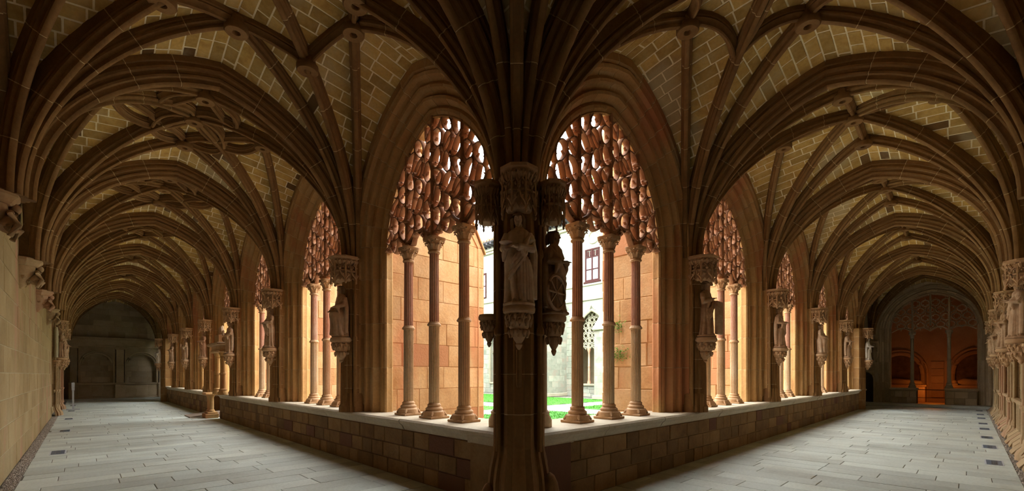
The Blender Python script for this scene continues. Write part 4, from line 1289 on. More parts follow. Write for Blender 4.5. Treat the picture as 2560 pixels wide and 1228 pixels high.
# ------------------------------------------------------------------ wall corbels and responds
def corbel(side, u, idx):
    tf = T(side); face = WALL[side]
    root = empty('wall_corbel', tf(u, face, ZS))
    tag(root, 'carved figure corbel under the vault ribs, %s from the corner on plain buff wall' % ORD[idx], 'corbel', 'corbels of the plain wall')
    lt = (lambda s, d, z: (d, s, z)) if side == 'L' else (lambda s, d, z: (s, d, z))
    b = MB()
    ol = [(s, d) for s, d in mirror([(0.27, -0.02), (0.27, 0.10), (0.20, 0.20), (0.12, 0.27), (0.0, 0.28)])]
    b.rings([[lt(s * q, d * q, z) for s, d in ol] for q, z in ((1.0, 0.02), (1.06, 0.0), (1.06, -0.035), (0.96, -0.06), (0.88, -0.10), (0.80, -0.12))])
    b.build('abacus', M_RESP, root)
    b = MB()
    b.rings([[lt(s * q, d * q, z) for s, d in ol] for q, z in ((0.72, -0.10), (0.70, -0.2), (0.55, -0.34), (0.30, -0.46), (0.12, -0.52))])
    # crouching figure: trunk, head, bent limbs
    R_ = lambda s, d, z: lt(s, d, z)
    b.tube([R_(-0.06, 0.16, -0.40), R_(-0.02, 0.22, -0.30), R_(0.03, 0.22, -0.19)], [0.075, 0.085, 0.06], 10)
    b.ball(R_(0.05, 0.25, -0.13), 0.055, 10, 8, sc=(1, 1, 1.15))
    for s in (-1, 1):
        b.tube([R_(-0.03 + s * 0.05, 0.20, -0.40), R_(s * 0.14, 0.28, -0.36), R_(s * 0.12, 0.22, -0.49)], [0.045, 0.04, 0.028], 8)
        b.tube([R_(0.03 + s * 0.06, 0.22, -0.20), R_(s * 0.15, 0.23, -0.24), R_(s * 0.10, 0.28, -0.33)], [0.034, 0.03, 0.022], 8)
    for q in range(14):
        an = random.uniform(0, pi); zz = random.uniform(-0.45, -0.15); k_ = 0.9 + zz
        b.ball(R_(0.24 * cos(an) * k_, 0.24 * sin(an) * k_, zz), random.uniform(0.025, 0.045), 6, 5)
    b.build('crouching_figure', M_RESP, root, smooth=45)
for i in range(4):
    corbel('L', U0['L'] + PITCH['L'] * (i + 0.5), i)

def wall_respond(side, u, idx, with_statue=True):
    tf = T(side); face = WALL[side]
    root = empty('wall_respond', tf(u, face, 0)); root['kind'] = 'structure'
    tag(root, 'clustered wall shaft with ledge, bracket and canopy, %s along the %s side wall' % (ORD[idx], WALKNAME[side]), 'respond', 'wall shafts of the ' + WALKNAME[side])
    lt = (lambda s, d, z: (d, s, z)) if side == 'L' else (lambda s, d, z: (s, d, z))
    ol = [(s * 1.5, d * 1.0) for s, d in RO]
    b = MB(); pier_shaft(b, 0.35, ZS, [lt(s, d, 0)[:2] for s, d in ol]); b.build('shaft', [M_RESP, M_JOINT], root, smooth=30)
    b = MB()
    b.rings([[lt(s * q, max(d, 0) * q + (q - 1) * 0.15, z) for s, d in ol] for q, z in ((1.45, 0.0), (1.4, 0.12), (1.15, 0.24), (1.12, 0.36), (1.0, 0.42))])
    for s in (-0.3, -0.15, 0.0, 0.15, 0.3):
        x, y, _ = lt(s, 0.17 - abs(s) * 0.25, 0)
        b.lathe([(0.045, 0.3), (0.045, 0.40), (0.026, 0.46), (0.026, 2.0)], 8, c=(x, y, 0))
    b.build('colonnettes', M_RESP, root, smooth=35)
    b = MB()
    b.rings([[lt(s * q, max(d, 0) * q + 0.03, z) for s, d in ol] for q, z in ((1.0, 0.86), (1.22, 0.92), (1.26, 0.95), (1.26, 0.975), (1.05, 0.99))])
    b.build('ledge', M_RESP, root)
    if side == 'R' or True:
        b = MB()
        for s in (-1, 1): b.lathe([(0.055, 2.2), (0.055, 3.2), (0.03, 3.35)], 8, c=lt(s * 0.34, 0.10, 0))
        b.lathe([(0.17, 2.3), (0.17, 3.25)], 14, c=lt(0, 0.02, 0), fl=1, fa=0.1)
        b.build('niche_back', M_CREAM, root, smooth=25)
    for s in (-0.26, 0.26):
        o = link('bracket', BRACKET, root, lt(s, 0.10, 2.10)); o.scale = (0.55, 0.55, 0.75)
    link('bracket', BRACKET, root, lt(0, 0.20, 2.2)); o = link('canopy', CANOPY, root, lt(0, 0.16, ZS)); o.scale = (1.05,) * 3
    if with_statue:
        statue(['tablet', 'stand', 'seated', 'book'][idx % 4], tf(u, face + 0.22, 2.235), (pi / 2 if side == 'L' else pi), 'stone figure under a canopy at the %s wall shaft of the %s' % (ORD[idx], WALKNAME[side]), None, 1.08)
for i, k in enumerate((1.5, 2.5, 3.5, 4.5)): wall_respond('R', U0['R'] + PITCH['R'] * k, i)
for i, k in enumerate((4.5, 5.5)): wall_respond('L', U0['L'] + PITCH['L'] * k, i)
# dado with colonnettes and ledge between the shafts
for side, us in (('R', [(8.6, 28.6)]), ):
    tf = T(side); face = WALL[side]
    root = empty('dado'); root['kind'] = 'structure'; tag(root, 'long ledge on small shafts between the statue-bearing wall shafts', 'dado')
    b = MB()
    for a0, a1 in us:
        b.bevel_box(a0, a1, face, face + 0.13, 0.90, 0.98, 0.015, tf)
    b.build('ledge', M_RESP, root)
    me = MB(); me.lathe([(0.07, 0.0), (0.07, 0.16), (0.04, 0.22), (0.034, 0.26), (0.034, 0.84), (0.055, 0.90)], 10); mm = me.mesh('colonnette', 35); mm.materials.append(M_RESP)
    u = 9.0
    while u < 28.4:
        link('colonnette', mm, root, tf(u, face + 0.05, 0)); u += 0.62
    pcs = []
    for i in range(32):
        x0 = 8.6 + i * 0.62
        b = MB(); b.rings([[tf(x0 + 0.02 + (0.56 if s else 0) , w, z) for w, z in ((face, 0.0), (face + 0.26 + 0.04 * sin(i * 2.1), 0.0), (face + 0.22, 0.10), (face + 0.07, 0.26), (face, 0.28))] for s in (0, 1)])
        pcs.append(b)
    for q in pcs: q.build('plinth_block', M_RESP, root)

# ------------------------------------------------------------------ niche wall (far end of the first walk)
YE = END['L']
root = wall_blocks('wall_north', lambda a, b_, d: (a, YE - d, b_), -1.2, 8.0, 0.0, 6.7, 'dark end wall with two arched tomb niches under a moulded cornice', 0.36, 0.5, 1.0, M_ENDW, M_ENDW, 150)
b = MB()
b.bevel_box(-0.8, 4.0, YE - 0.42, YE, 3.72, 3.86, 0.02); b.bevel_box(-0.8, 4.0, YE - 0.36, YE, 3.34, 3.72, 0.01); b.bevel_box(-0.8, 4.0, YE - 0.40, YE, 3.26, 3.34, 0.01)
b.build('cornice', M_ENDW, root)
for (x0, x1) in ((-0.55, -0.25), (1.50, 1.86), (3.62, 3.95)):
    b = MB()
    b.bevel_box(x0 - 0.05, x1 + 0.05, YE - 0.46, YE, 0.0, 0.95, 0.015); b.bevel_box(x0 - 0.08, x1 + 0.08, YE - 0.50, YE, 0.95, 1.05, 0.01); b.bevel_box(x0, x1, YE - 0.36, YE, 1.05, 3.12, 0.01); b.bevel_box(x0 - 0.06, x1 + 0.06, YE - 0.42, YE, 3.12, 3.26, 0.015)
    b.build('pilaster', M_ENDW, root)
for (x0, x1) in ((-0.20, 1.45), (1.91, 3.57)):
    xm, hw = (x0 + x1) / 2, (x1 - x0) / 2
    b = MB()
    # spandrel plate with an arched opening, 0.3 deep
    n = 18; vs, fs = [], []
    pts = [(xm - hw * 0.88 * cos(pi * i / n), 2.25 + 0.70 * sin(pi * i / n)) for i in range(n + 1)]
    for y in (YE - 0.30, YE - 0.01):
        for x, z in pts: vs += [(x, y, z), (x, y, 3.27)]
    m_ = 2 * (n + 1)
    for i in range(n): fs.append((2 * i, 2 * i + 1, 2 * i + 3, 2 * i + 2)); fs.append((2 * i, 2 * i + 2, 2 * i + 2 + m_, 2 * i + m_))
    b.add(vs, fs)
    for s in (-1, 1): b.box(min(xm + s * hw, xm + s * hw * 0.88), max(xm + s * hw, xm + s * hw * 0.88), YE - 0.30, YE, 1.05, 3.27)
    b.build('niche_surround', M_ENDW, root, recalc=False)
    b = MB(); b.tube([(xm - hw * 0.88 * 1.04 * cos(pi * i / n), YE - 0.31, 2.25 + 0.735 * sin(pi * i / n)) for i in range(n + 1)], 0.045, 6)
    b.tube([(xm - hw * 0.80 * cos(pi * i / n), YE - 0.27, 2.25 + 0.62 * sin(pi * i / n)) for i in range(n + 1)], 0.05, 6)
    b.build('archivolt', M_ENDW, root, smooth=40)
    b = MB(); b.bevel_box(x0, x1, YE - 0.42, YE, 0.93, 1.05, 0.015); b.bevel_box(x0, x1, YE - 0.36, YE, 0.0, 0.18, 0.02); b.bevel_box(x0, x1, YE - 0.33, YE, 0.18, 0.93, 0.01)
    for q in range(3): b.bevel_box(x0 + 0.03 + q * hw * 0.66, x0 + q * hw * 0.66 + hw * 0.63, YE - 0.345, YE - 0.32, 0.22, 0.9, 0.01)
    b.build('tomb_chest', M_ENDW, root)
b = MB(); b.box(-0.8, 4.0, YE - 0.9, YE, 0.0, 0.09); b.build('step', M_FLOOR, root)
b = MB(); b.box(8.0, 8.3, 32.8, 38.2, 0, 6.8); b.box(-1.2, 8.3, 37.55, 38.2, 0, 6.9); b.box(4.2, 8.3, 32.75, 33.2, 0, 0.9); b.box(4.2, 8.3, 32.75, 33.2, 4.9, 6.8); b.box(4.2, 6.0, 32.75, 33.2, 0.9, 4.9); b.box(7.0, 8.3, 32.75, 33.2, 0.9, 4.9)
o = b.build('wall_return', M_ENDW); o['kind'] = 'structure'; o['label'] = 'shaded wall closing the next walk beside the niched wall'; o['category'] = 'wall'

# ------------------------------------------------------------------ chapel wall (far end of the second walk)
XE = END['R']
root = empty('wall_east'); root['kind'] = 'structure'; tag(root, 'end wall with wide traceried arch opening into the orange-lit chapel', 'wall')
ya, yb = -0.27, 2.78; ym = (ya + yb) / 2; ha_ = (yb - ya) / 2
def te(u, w, z): return (XE + w, ym + u, z)
P = [(0.62, 0.0), (0.50, 0.0), (0.47, 0.05), (0.42, 0.02), (0.36, 0.04), (0.34, 0.10), (0.27, 0.13), (0.22, 0.10), (0.18, 0.13), (0.15, 0.20), (0.10, 0.22), (0.06, 0.20), (0.02, 0.24), (0.0, 0.24), (0.0, 0.5)]
path = arch_path(ha_, 3.75, 1.72, 16, 0.13)
b = MB(); sweep_arch(b, path, P, te, 0.0)
vs, fs = [], []
top = [(u + 0.62 * nu, z + 0.62 * nz) for u, z, nu, nz in path if nz > 1e-6 or abs(z - 3.75) < 1e-6]
for u, z in top: vs += [te(u, 0, z), te(u, 0, 6.8)]
for i in range(len(top) - 1): fs.append((2 * i, 2 * i + 1, 2 * i + 3, 2 * i + 2))
b.add(vs, fs)
b.build('arch', [M_ENDW, M_JOINT], root, smooth=30, recalc=False)
pcs = []
for (y0, y1) in ((-1.0, ym - ha_ - 0.62), (ym + ha_ + 0.62, 8.0)):
    c = MB(); c.box(XE + 0.014, XE + 0.5, y0 if y0 > 0 else -3.3, y1, 0.0, 6.8); c.build('core', M_WJOINT, root)
    for poly in courses(y0, y1, 0.0, 6.7, 0.36, 0.4, 0.8, 0.012): pcs.append(stone(poly, lambda a, b_, d: (XE - d, a, b_), random.uniform(-.003, .004), 0.016, 0.008))
lay(root, 'ashlar_block', pcs, M_ENDW, 120)
# low walls under the arch
pcs = []
for (y0, y1) in ((1.80, yb), (ya, 0.80)):
    c = MB(); c.box(XE + 0.02, XE + 0.42, y0, y1, 0.12, 0.80); c.build('core', M_WJOINT, root)
    c = MB(); c.bevel_box(XE - 0.10, XE + 0.48, y0 - 0.06, y1 + 0.03, 0.80, 0.90, 0.025); c.bevel_box(XE - 0.05, XE + 0.45, y0 - 0.03, y1, 0.74, 0.81, 0.02); c.build('sill_slab', M_ENDW, root)
    for poly in courses(y0, y1, 0.12, 0.74, 0.31, 0.25, 0.5, 0.014): pcs.append(stone(poly, lambda a, b_, d: (XE - d, a, b_), random.uniform(-.003, .006), 0.02, 0.01))
    for poly in courses(XE, XE + 0.42, 0.12, 0.74, 0.31, 0.4, 0.5, 0.014):
        yy = y0 if y0 > 1 else y1; sg = -1 if y0 > 1 else 1
        pcs.append(stone(poly, lambda a, b_, d, yy=yy, sg=sg: (a, yy + sg * d, b_), 0, 0.02, 0.01))
lay(root, 'parapet_block', pcs, M_ENDW, 60)
# two columns and tracery of the chapel arch
for y, nm in ((1.97, 'nearer the parapet'), (0.66, 'nearer the statue wall')):
    e = empty('chapel_column', (XE + 0.2, y, 0.90)); tag(e, 'plain slender column under chapel arch tracery, %s' % nm, 'column', 'columns of the chapel arch')
    b = MB(); b.lathe([(0.15, 0.0), (0.15, 0.06), (0.10, 0.16), (0.115, 0.2), (0.08, 0.26)], 14); b.build('base', M_ENDW, e, smooth=40)
    b = MB(); b.lathe([(0.075, 0.25), (0.07, 1.3), (0.09, 1.31), (0.09, 1.35), (0.07, 1.36), (0.066, 2.45)], 16); b.build('shaft', M_ENDW, e, smooth=40)
    b = MB(); b.lathe([(0.07, 2.44), (0.09, 2.46), (0.075, 2.5), (0.09, 2.6), (0.14, 2.72), (0.14, 2.78)], 12)
    for q in range(8): b.ball((0.11 * cos(q * pi / 4), 0.11 * sin(q * pi / 4), 2.66), 0.032, 6, 5, sc=(1, 1, 1.3))
    b.build('capital', M_ENDW, e, smooth=40)
lat = MB()
R_ = (ha_ ** 2 + 1.72 ** 2) / (2 * ha_)
def zm(u): return 3.75 + sqrt(max(R_ * R_ - (abs(u) + R_ - ha_) ** 2, 0))
for u in (-0.60, 0.71, 0.055):
    bar_path(lat, [(u, 3.66 if u != 0.055 else 3.95), (u, zm(u) + 0.02)], 1.5, 0.8)
for row in range(5):
    z = 3.98 + row * 0.36
    for i in range(-4, 5):
        u = 0.055 + (i + (0.5 if row % 2 else 0.0)) * 0.36
        if z + 0.12 > zm(u) or abs(u) > ha_ - 0.1: continue
        bar_path(lat, [(u + 0.15 * cos(t), z + 0.15 * sin(t)) for t in [2 * pi * q / 18 for q in range(18)]], 1.15, 0.7, True)
        for q in range(4):
            t = q * pi / 2 + pi / 4
            bar_path(lat, [(u + 0.15 * cos(t), z + 0.15 * sin(t)), (u + 0.085 * cos(t), z + 0.085 * sin(t))], [1.3, 0.6], 0.6)
        for q in range(4):
            t = q * pi / 2
            bar_path(lat, [(u + 0.15 * cos(t), z + 0.15 * sin(t)), (u + 0.24 * cos(t), z + 0.24 * sin(t))], 0.8, 0.6)
for (u0, u1) in ((-1.5, -0.60), (-0.60, 0.055), (0.055, 0.71), (0.71, 1.5)):
    bar_path(lat, [(u0 + (u1 - u0) * t, 3.68 + 0.2 * sin(pi * t)) for t in [q / 10 for q in range(11)]], 1.2, 0.8)
lat.v = [te(x, 0.2 + y, z) for x, y, z in lat.v]
o = lat.build('tracery_screen', M_ENDW, None, smooth=45); tag(o, 'dark circle-patterned stone tracery in the head of the chapel arch', 'tracery')
# chapel interior
root = empty('chapel_interior'); tag(root, 'small vaulted chapel glowing orange behind the end arch', 'chapel', kind='structure')
b = MB()
b.box(XE + 4.2, XE + 4.5, -3.0, 6.0, 0, 6.3); b.box(XE + 0.5, XE + 4.5, -3.3, -3.0, 0, 6.3); b.box(XE + 0.5, XE + 4.5, 6.0, 6.3, 0, 6.3); b.box(XE + 0.5, XE + 4.5, -3.3, 6.3, 6.2, 6.5); b.box(XE + 0.5, XE + 0.6, -3.3, ya - 0.05, 0, 6.3); b.box(XE + 0.5, XE + 0.6, yb + 0.05, 6.3, 0, 6.3); b.box(XE + 0.5, XE + 0.6, ya - 0.1, yb + 0.1, 5.5, 6.3); b.box(XE, XE + 4.5, -3.3, 6.3, -0.2, 0.05)
b.build('shell', M_INNER, root)
b = MB()
for yc in (2.75, -0.35):
    n = 16
    b.tube([(XE + 4.15, yc - 0.95 * cos(pi * i / n), 1.6 + 1.15 * sin(pi * i / n)) for i in range(n + 1)], 0.11, 8)
    b.tube([(XE + 4.1, yc - 1.15 * cos(pi * i / n), 1.6 + 1.35 * sin(pi * i / n)) for i in range(n + 1)], 0.06, 8)
    for s in (-1, 1): b.lathe([(0.1, 0.0), (0.1, 1.65)], 10, c=(XE + 4.15, yc + s * 0.95, 0)); b.lathe([(0.06, 0.0), (0.06, 1.65)], 10, c=(XE + 4.1, yc + s * 1.15, 0))
b.build('tomb_arch', M_INNER, root, smooth=40)
b = MB()
for yc in (2.75, -0.35):
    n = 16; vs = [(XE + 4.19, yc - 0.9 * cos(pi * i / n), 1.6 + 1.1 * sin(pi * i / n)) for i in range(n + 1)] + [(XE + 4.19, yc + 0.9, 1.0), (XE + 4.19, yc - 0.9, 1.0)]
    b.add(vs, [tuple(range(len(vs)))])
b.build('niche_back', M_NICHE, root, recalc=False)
b = MB()
for q in range(5): b.bevel_box(XE + 4.12, XE + 4.2, 0.95, 1.45, 0.3 + q * 0.4, 0.68 + q * 0.4, 0.02)
b.build('pier_block', M_INNER, root)
for yc, lb in ((2.55, 'pale rocky tomb effigy glowing behind the nearer chapel column'), (-0.2, 'low carved tomb chest glowing in the farther chapel niche')):
    e = empty('tomb', (XE + 3.4, yc, 0.05)); tag(e, lb, 'tomb')
    b = MB(); b.bevel_box(-0.4, 0.4, -0.9, 0.9, 0.0, 0.85, 0.02); b.bevel_box(-0.46, 0.46, -0.96, 0.96, 0.85, 0.95, 0.02); b.build('chest', M_INNER, e)
    b = MB()
    rnd = random.Random(int(yc * 10))
    b.tube([(0, -0.75, 1.05), (0, -0.2, 1.08), (0, 0.4, 1.12), (0, 0.6, 1.10)], [0.12, 0.16, 0.19, 0.10], 12); b.ball((0, 0.72, 1.12), 0.11, 10, 8)
    for q in range(9): b.tube([(-0.12 + 0.03 * q, -0.8, 1.03), (-0.14 + 0.035 * q, -0.2, 1.15), (-0.10 + 0.025 * q, 0.35, 1.22)], 0.025, 5)
    b.bevel_box(-0.2, 0.2, 0.6, 0.92, 0.95, 1.04, 0.03)
    b.build('effigy', M_INNER, e, smooth=45)
e = empty('chapel_rail', (XE + 0.6, 1.3, 0.05)); tag(e, 'thin dark metal rail across the chapel entrance', 'rail')
b = MB(); b.tube([(0, -0.55, 0.75), (0, 0.55, 0.75)], 0.018, 8); b.tube([(0, -0.55, 0.35), (0, 0.55, 0.35)], 0.012, 8); b.build('bar', M_DARKBAR, e, smooth=40)
for s in (-0.5, 0.5):
    b = MB(); b.tube([(0, s, 0.0), (0, s, 0.78)], 0.016, 8); b.build('post', M_DARKBAR, e, smooth=40)
ld = bpy.data.lights.new('chapel_lamp', 'POINT'); ld.energy = 11; ld.color = (1.0, 0.30, 0.04); ld.shadow_soft_size = 0.15
lo = bpy.data.objects.new('chapel_lamp', ld); lo.location = (XE + 2.3, 1.3, 1.05); COL.objects.link(lo)
b = MB(); b.box(29.4, 30.2, 7.8, 8.1, 0, 6.8); b.box(25.5, 30.2, 8.0, 8.3, 0, 6.8); b.box(25.5, 25.9, 4.2, 8.3, 0, 0.9); b.box(25.5, 25.9, 4.2, 8.3, 4.4, 6.8); b.box(25.5, 25.9, 5.2, 8.3, 0.9, 4.4); b.box(25.5, 25.9, 4.2, 5.2, 0.9, 4.4); b.box(29.5, 33.8, -1.3, -0.86, 5.4, 6.8); b.box(30.2, 30.4, -1.3, 8.2, 6.3, 6.8)
o = b.build('wall_return', M_ENDW); o['kind'] = 'structure'; o['label'] = 'shaded wall closing the next walk beside the chapel wall'; o['category'] = 'wall'
# doorway and relief beside the chapel arch
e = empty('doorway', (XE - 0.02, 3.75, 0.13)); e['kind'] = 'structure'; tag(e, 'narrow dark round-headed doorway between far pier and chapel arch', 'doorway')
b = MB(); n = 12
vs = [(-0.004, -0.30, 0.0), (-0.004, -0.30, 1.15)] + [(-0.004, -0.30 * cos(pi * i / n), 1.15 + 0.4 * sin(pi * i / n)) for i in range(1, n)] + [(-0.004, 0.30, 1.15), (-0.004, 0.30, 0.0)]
b.add(vs, [tuple(range(len(vs)))]); b.build('opening', M_DOOR_SHADE, e, recalc=False)  # flat dark sheet on the wall; the doorway's shade is put into its colour
b = MB(); b.tube([(-0.02, -0.33, 0.0), (-0.02, -0.33, 1.15)] + [(-0.02, -0.33 * cos(pi * i / n), 1.15 + 0.44 * sin(pi * i / n)) for i in range(1, n)] + [(-0.02, 0.33, 1.15), (-0.02, 0.33, 0.0)], 0.045, 6); b.build('surround', M_ENDW, e, smooth=40)
e = empty('coat_of_arms', (XE - 0.02, 3.55, 2.75)); tag(e, 'carved relief group on the wall beside the pale far corner statue', 'relief')
b = MB()
ol = [(0.30, 0.55), (0.36, 0.2), (0.30, -0.25), (0.12, -0.6), (0.0, -0.7)]
ring = [(y, z) for y, z in ol] + [(-y, z) for y, z in reversed(ol[:-1])]
b.rings([[(x, y * k, z * k) for y, z in ring] for x, k in ((0.0, 1.0), (-0.07, 1.0), (-0.10, 0.9))]); b.build('shield', M_ENDW, e)
b = MB(); rnd = random.Random(8)
for s in (-0.14, 0.14):
    b.tube([(-0.12, s, -0.45), (-0.16, s, -0.1), (-0.16, s * 1.1, 0.2)], [0.09, 0.11, 0.08], 8); b.ball((-0.17, s, 0.36), 0.075, 8, 7)
    b.tube([(-0.16, s * 1.5, 0.18), (-0.22, s * 1.9, 0.0), (-0.22, s * 0.8, -0.05)], [0.05, 0.04, 0.03], 7)
for q in range(10): b.ball((-0.11, rnd.uniform(-.22, .22), rnd.uniform(-.6, -.3)), 0.05, 6, 5)
b.build('figures', M_ENDW, e, smooth=45)

# ------------------------------------------------------------------ gateway, ramp, sign post
e = empty('gate_portal', (3.30, 18.6, 0)); tag(e, 'small stone gate portal with paired columns breaking the parapet', 'portal')
for y in (-0.75, -1.55):
    b = MB(); b.lathe([(0.15, 0.89), (0.15, 0.95), (0.11, 1.02), (0.12, 1.06), (0.085, 1.1), (0.08, 1.55), (0.095, 1.56), (0.095, 1.60), (0.078, 1.61), (0.07, 2.10), (0.09, 2.12), (0.075, 2.15), (0.11, 2.24), (0.12, 2.28)], 16, c=(0.0, y, 0)); b.build('column', M_ARC, e, smooth=35)
b = MB(); b.bevel_box(-0.16, 0.3, -1.85, -0.45, 2.28, 2.36, 0.02); b.bevel_box(-0.12, 0.3, -1.8, -0.5, 2.36, 2.5, 0.01); b.bevel_box(-0.24, 0.32, -1.95, -0.35, 2.5, 2.60, 0.03); b.build('entablature', M_CAP, e)
b = MB(); b.bevel_box(-0.05, 0.35, -1.2, -0.6, 2.6, 2.9, 0.03); b.ball((0.1, -1.55, 2.72), 0.13, 10, 7, sc=(1, 1.6, 0.9)); b.tube([(0.05, -1.1, 2.9), (0.08, -0.9, 3.1), (0.15, -0.7, 3.2)], [0.10, 0.08, 0.05], 8); b.build('carved_crest', M_CAP, e, smooth=40)
b = MB(); b.bevel_box(-0.2, 0.2, 0.10, 0.75, 0.0, 0.16, 0.02); b.bevel_box(-0.14, 0.18, 0.14, 0.7, 0.16, 0.22, 0.02)
for y in (0.27, 0.57): b.lathe([(0.11, 0.22), (0.11, 0.27), (0.08, 0.31), (0.075, 0.72), (0.10, 0.78), (0.11, 0.82)], 14, c=(0.0, y, 0))
b.bevel_box(-0.2, 0.25, 0.08, 0.78, 0.82, 0.90, 0.02); b.build('pedestal', M_ARC, e, smooth=35)
e = empty('ramp', (3.0, 20.12, 0)); tag(e, 'low brown wooden ramp rising to the garden gateway', 'ramp')
for q in range(5):
    b = MB(); y0 = -0.72 + q * 0.24
    b.rings([[(x, y, z) for x, z in ((-0.25, 0.005), (1.0, 0.005), (1.0, 0.22), (-0.25, 0.03))] for y in (y0 + 0.004, y0 + 0.236)]); b.build('plank', M_WOOD, e)
e = empty('sign_post', (-0.31, 27.6, 0)); tag(e, 'slim steel post on flat base beside the far wall shafts', 'post')
b = MB(); b.bevel_box(-0.22, 0.22, -0.16, 0.16, 0.0, 0.03, 0.006); b.build('foot', M_METAL, e)
b = MB(); b.bevel_box(-0.028, 0.028, -0.028, 0.028, 0.03, 1.02, 0.004); b.build('pole', M_METAL, e)
b = MB(); b.bevel_box(-0.05, 0.05, -0.05, 0.05, 0.85, 1.20, 0.006); b.build('head', M_METAL, e)

# ------------------------------------------------------------------ cloister garth and far ranges
b = MB(); b.box(-40, 90, -40, 100, -0.6, -0.32)
o = b.build('ground', M_PATH); o['kind'] = 'structure'; o['label'] = 'ground beneath and around the cloister'; o['category'] = 'ground'
root = empty('lawn'); tag(root, 'bright green lawn of the cloister garth crossed by pale paths', 'lawn', kind='structure')
b = MB(); b.box(8.4, 26.0, 8.4, 33.0, -0.32, -0.014); b.build('path', M_PATH, root)
b = MB(); b.box(4.3, 8.4, 4.3, 33.0, -0.32, -0.03); b.box(8.4, 26.0, 4.3, 8.4, -0.32, -0.03); b.build('added_bounce_paving', M_BOUNCE_PAVE, root)  # added pale strip, hidden below the sills, bounces daylight onto the vaults
b = MB()
for (x0, x1, y0, y1) in ((8.4, 14.4, 8.4, 13.1), (8.4, 14.4, 14.9, 30.6), (16.5, 23.2, 8.4, 13.1), (16.5, 23.2, 14.9, 30.6)):
    nx, ny = int((x1 - x0) * 3), int((y1 - y0) * 3)
    vs = [(x0 + (x1 - x0) * i / nx, y0 + (y1 - y0) * j / ny, random.uniform(-0.012, 0.012)) for j in range(ny + 1) for i in range(nx + 1)]
    b.add(vs, [(j * (nx + 1) + i, j * (nx + 1) + i + 1, (j + 1) * (nx + 1) + i + 1, (j + 1) * (nx + 1) + i) for j in range(ny) for i in range(nx)])
g = b.build('turf', M_GRASS, root, recalc=False)
b = MB()
rnd = random.Random(5)
for q in range(26000):
    x0, x1, y0, y1 = rnd.choice([(8.4, 14.4, 8.4, 13.1), (8.4, 14.4, 14.9, 30.6), (16.5, 23.2, 8.4, 13.1), (16.5, 23.2, 14.9, 30.6)])
    x, y = rnd.uniform(x0, x1), rnd.uniform(y0, y1); a = rnd.uniform(0, 6.3); h = rnd.uniform(0.02, 0.06)
    b.add([(x - 0.012 * cos(a), y - 0.012 * sin(a), 0), (x + 0.012 * cos(a), y + 0.012 * sin(a), 0), (x + rnd.uniform(-.02, .02), y + rnd.uniform(-.02, .02), h)], [(0, 1, 2)])
g = b.build('grass_blades', M_GRASS, root, recalc=False); g['kind'] = 'stuff'

# far range across the garth (plane x = XF)
XF = 25.2
root = empty('cloister_range'); root['kind'] = 'structure'
tag(root, 'white rendered range across the garth with cornice, window and oculus', 'building')
b = MB(); b.box(XF + 0.02, XF + 0.6, 11.0, 33.5, 6.55, 13.0); b.build('rendered_wall', M_FAC, root)
b = MB()
for z, d in ((6.7, 0.10), (7.72, 0.08)): b.bevel_box(XF - d, XF + 0.1, 11, 33.5, z, z + 0.14, 0.03)
b.build('string_course', M_TRIM, root)
b = MB(); b.bevel_box(XF - 0.18, XF + 0.1, 11, 33.5, 11.9, 12.1, 0.03); b.bevel_box(XF - 0.3, XF + 0.1, 11, 33.5, 12.1, 12.25, 0.03); b.build('cornice', M_TRIM, root)
b = MB(); b.box(XF - 0.9, XF + 0.2, 11, 33.5, 12.6, 12.68)
for q in range(46): b.box(XF - 0.88, XF + 0.1, 11 + q * 0.49, 11.12 + q * 0.49, 12.44, 12.6)
b.build('eave', M_EAVE, root)
rt = MB()
for q in range(62):
    y = 11.2 + q * 0.36
    rt.tube([(XF - 1.05, y, 12.76), (XF + 4.0, y, 14.6)], 0.12, 6)
rt.box(XF - 0.95, XF + 0.4, 11, 33.5, 12.68, 12.74)
o = rt.build('roof_tiles', M_TILE, root, smooth=40); o['kind'] = 'stuff'
# window
wy0, wy1, wz0, wz1 = 17.45, 18.65, 8.0, 10.25
f = MB(); t = 0.12
f.bevel_box(XF - 0.04, XF + 0.06, wy0, wy0 + t, wz0, wz1, 0.01); f.bevel_box(XF - 0.04, XF + 0.06, wy1 - t, wy1, wz0, wz1, 0.01)
f.bevel_box(XF - 0.05, XF + 0.06, wy0 + 0.01, wy1 - 0.01, wz0 + 0.005, wz0 + t, 0.01); f.bevel_box(XF - 0.05, XF + 0.06, wy0 + 0.01, wy1 - 0.01, wz1 - t, wz1 - 0.005, 0.01)
f.bevel_box(XF - 0.06, XF + 0.05, (wy0 + wy1) / 2 - 0.05, (wy0 + wy1) / 2 + 0.05, wz0, wz1, 0.01); f.bevel_box(XF - 0.045, XF + 0.05, wy0 + 0.02, wy1 - 0.02, wz1 - 0.62, wz1 - 0.52, 0.01); f.bevel_box(XF - 0.045, XF + 0.05, wy0 + 0.02, wy1 - 0.02, wz0 + 0.78, wz0 + 0.86, 0.01)
f.bevel_box(XF - 0.08, XF + 0.05, wy0 - 0.1, wy1 + 0.1, wz0 - 0.12, wz0, 0.01)
for q in range(4): f.bevel_box(XF - 0.03, XF + 0.05, wy0 + 0.16 + q * 0.24, wy0 + 0.32 + q * 0.24, wz1 - 0.50, wz1 - 0.16, 0.02)
fo = f.build('window', M_WOODR, root)
for (y0, y1) in ((wy0 + t, (wy0 + wy1) / 2 - 0.05), ((wy0 + wy1) / 2 + 0.05, wy1 - t)):
    for (z0, z1) in ((wz0 + t, wz0 + 0.78), (wz0 + 0.86, wz1 - 0.62)):
        p = MB(); p.box(XF - 0.005, XF + 0.015, y0, y1, z0, z1); p.build('pane', M_PANE, fo)
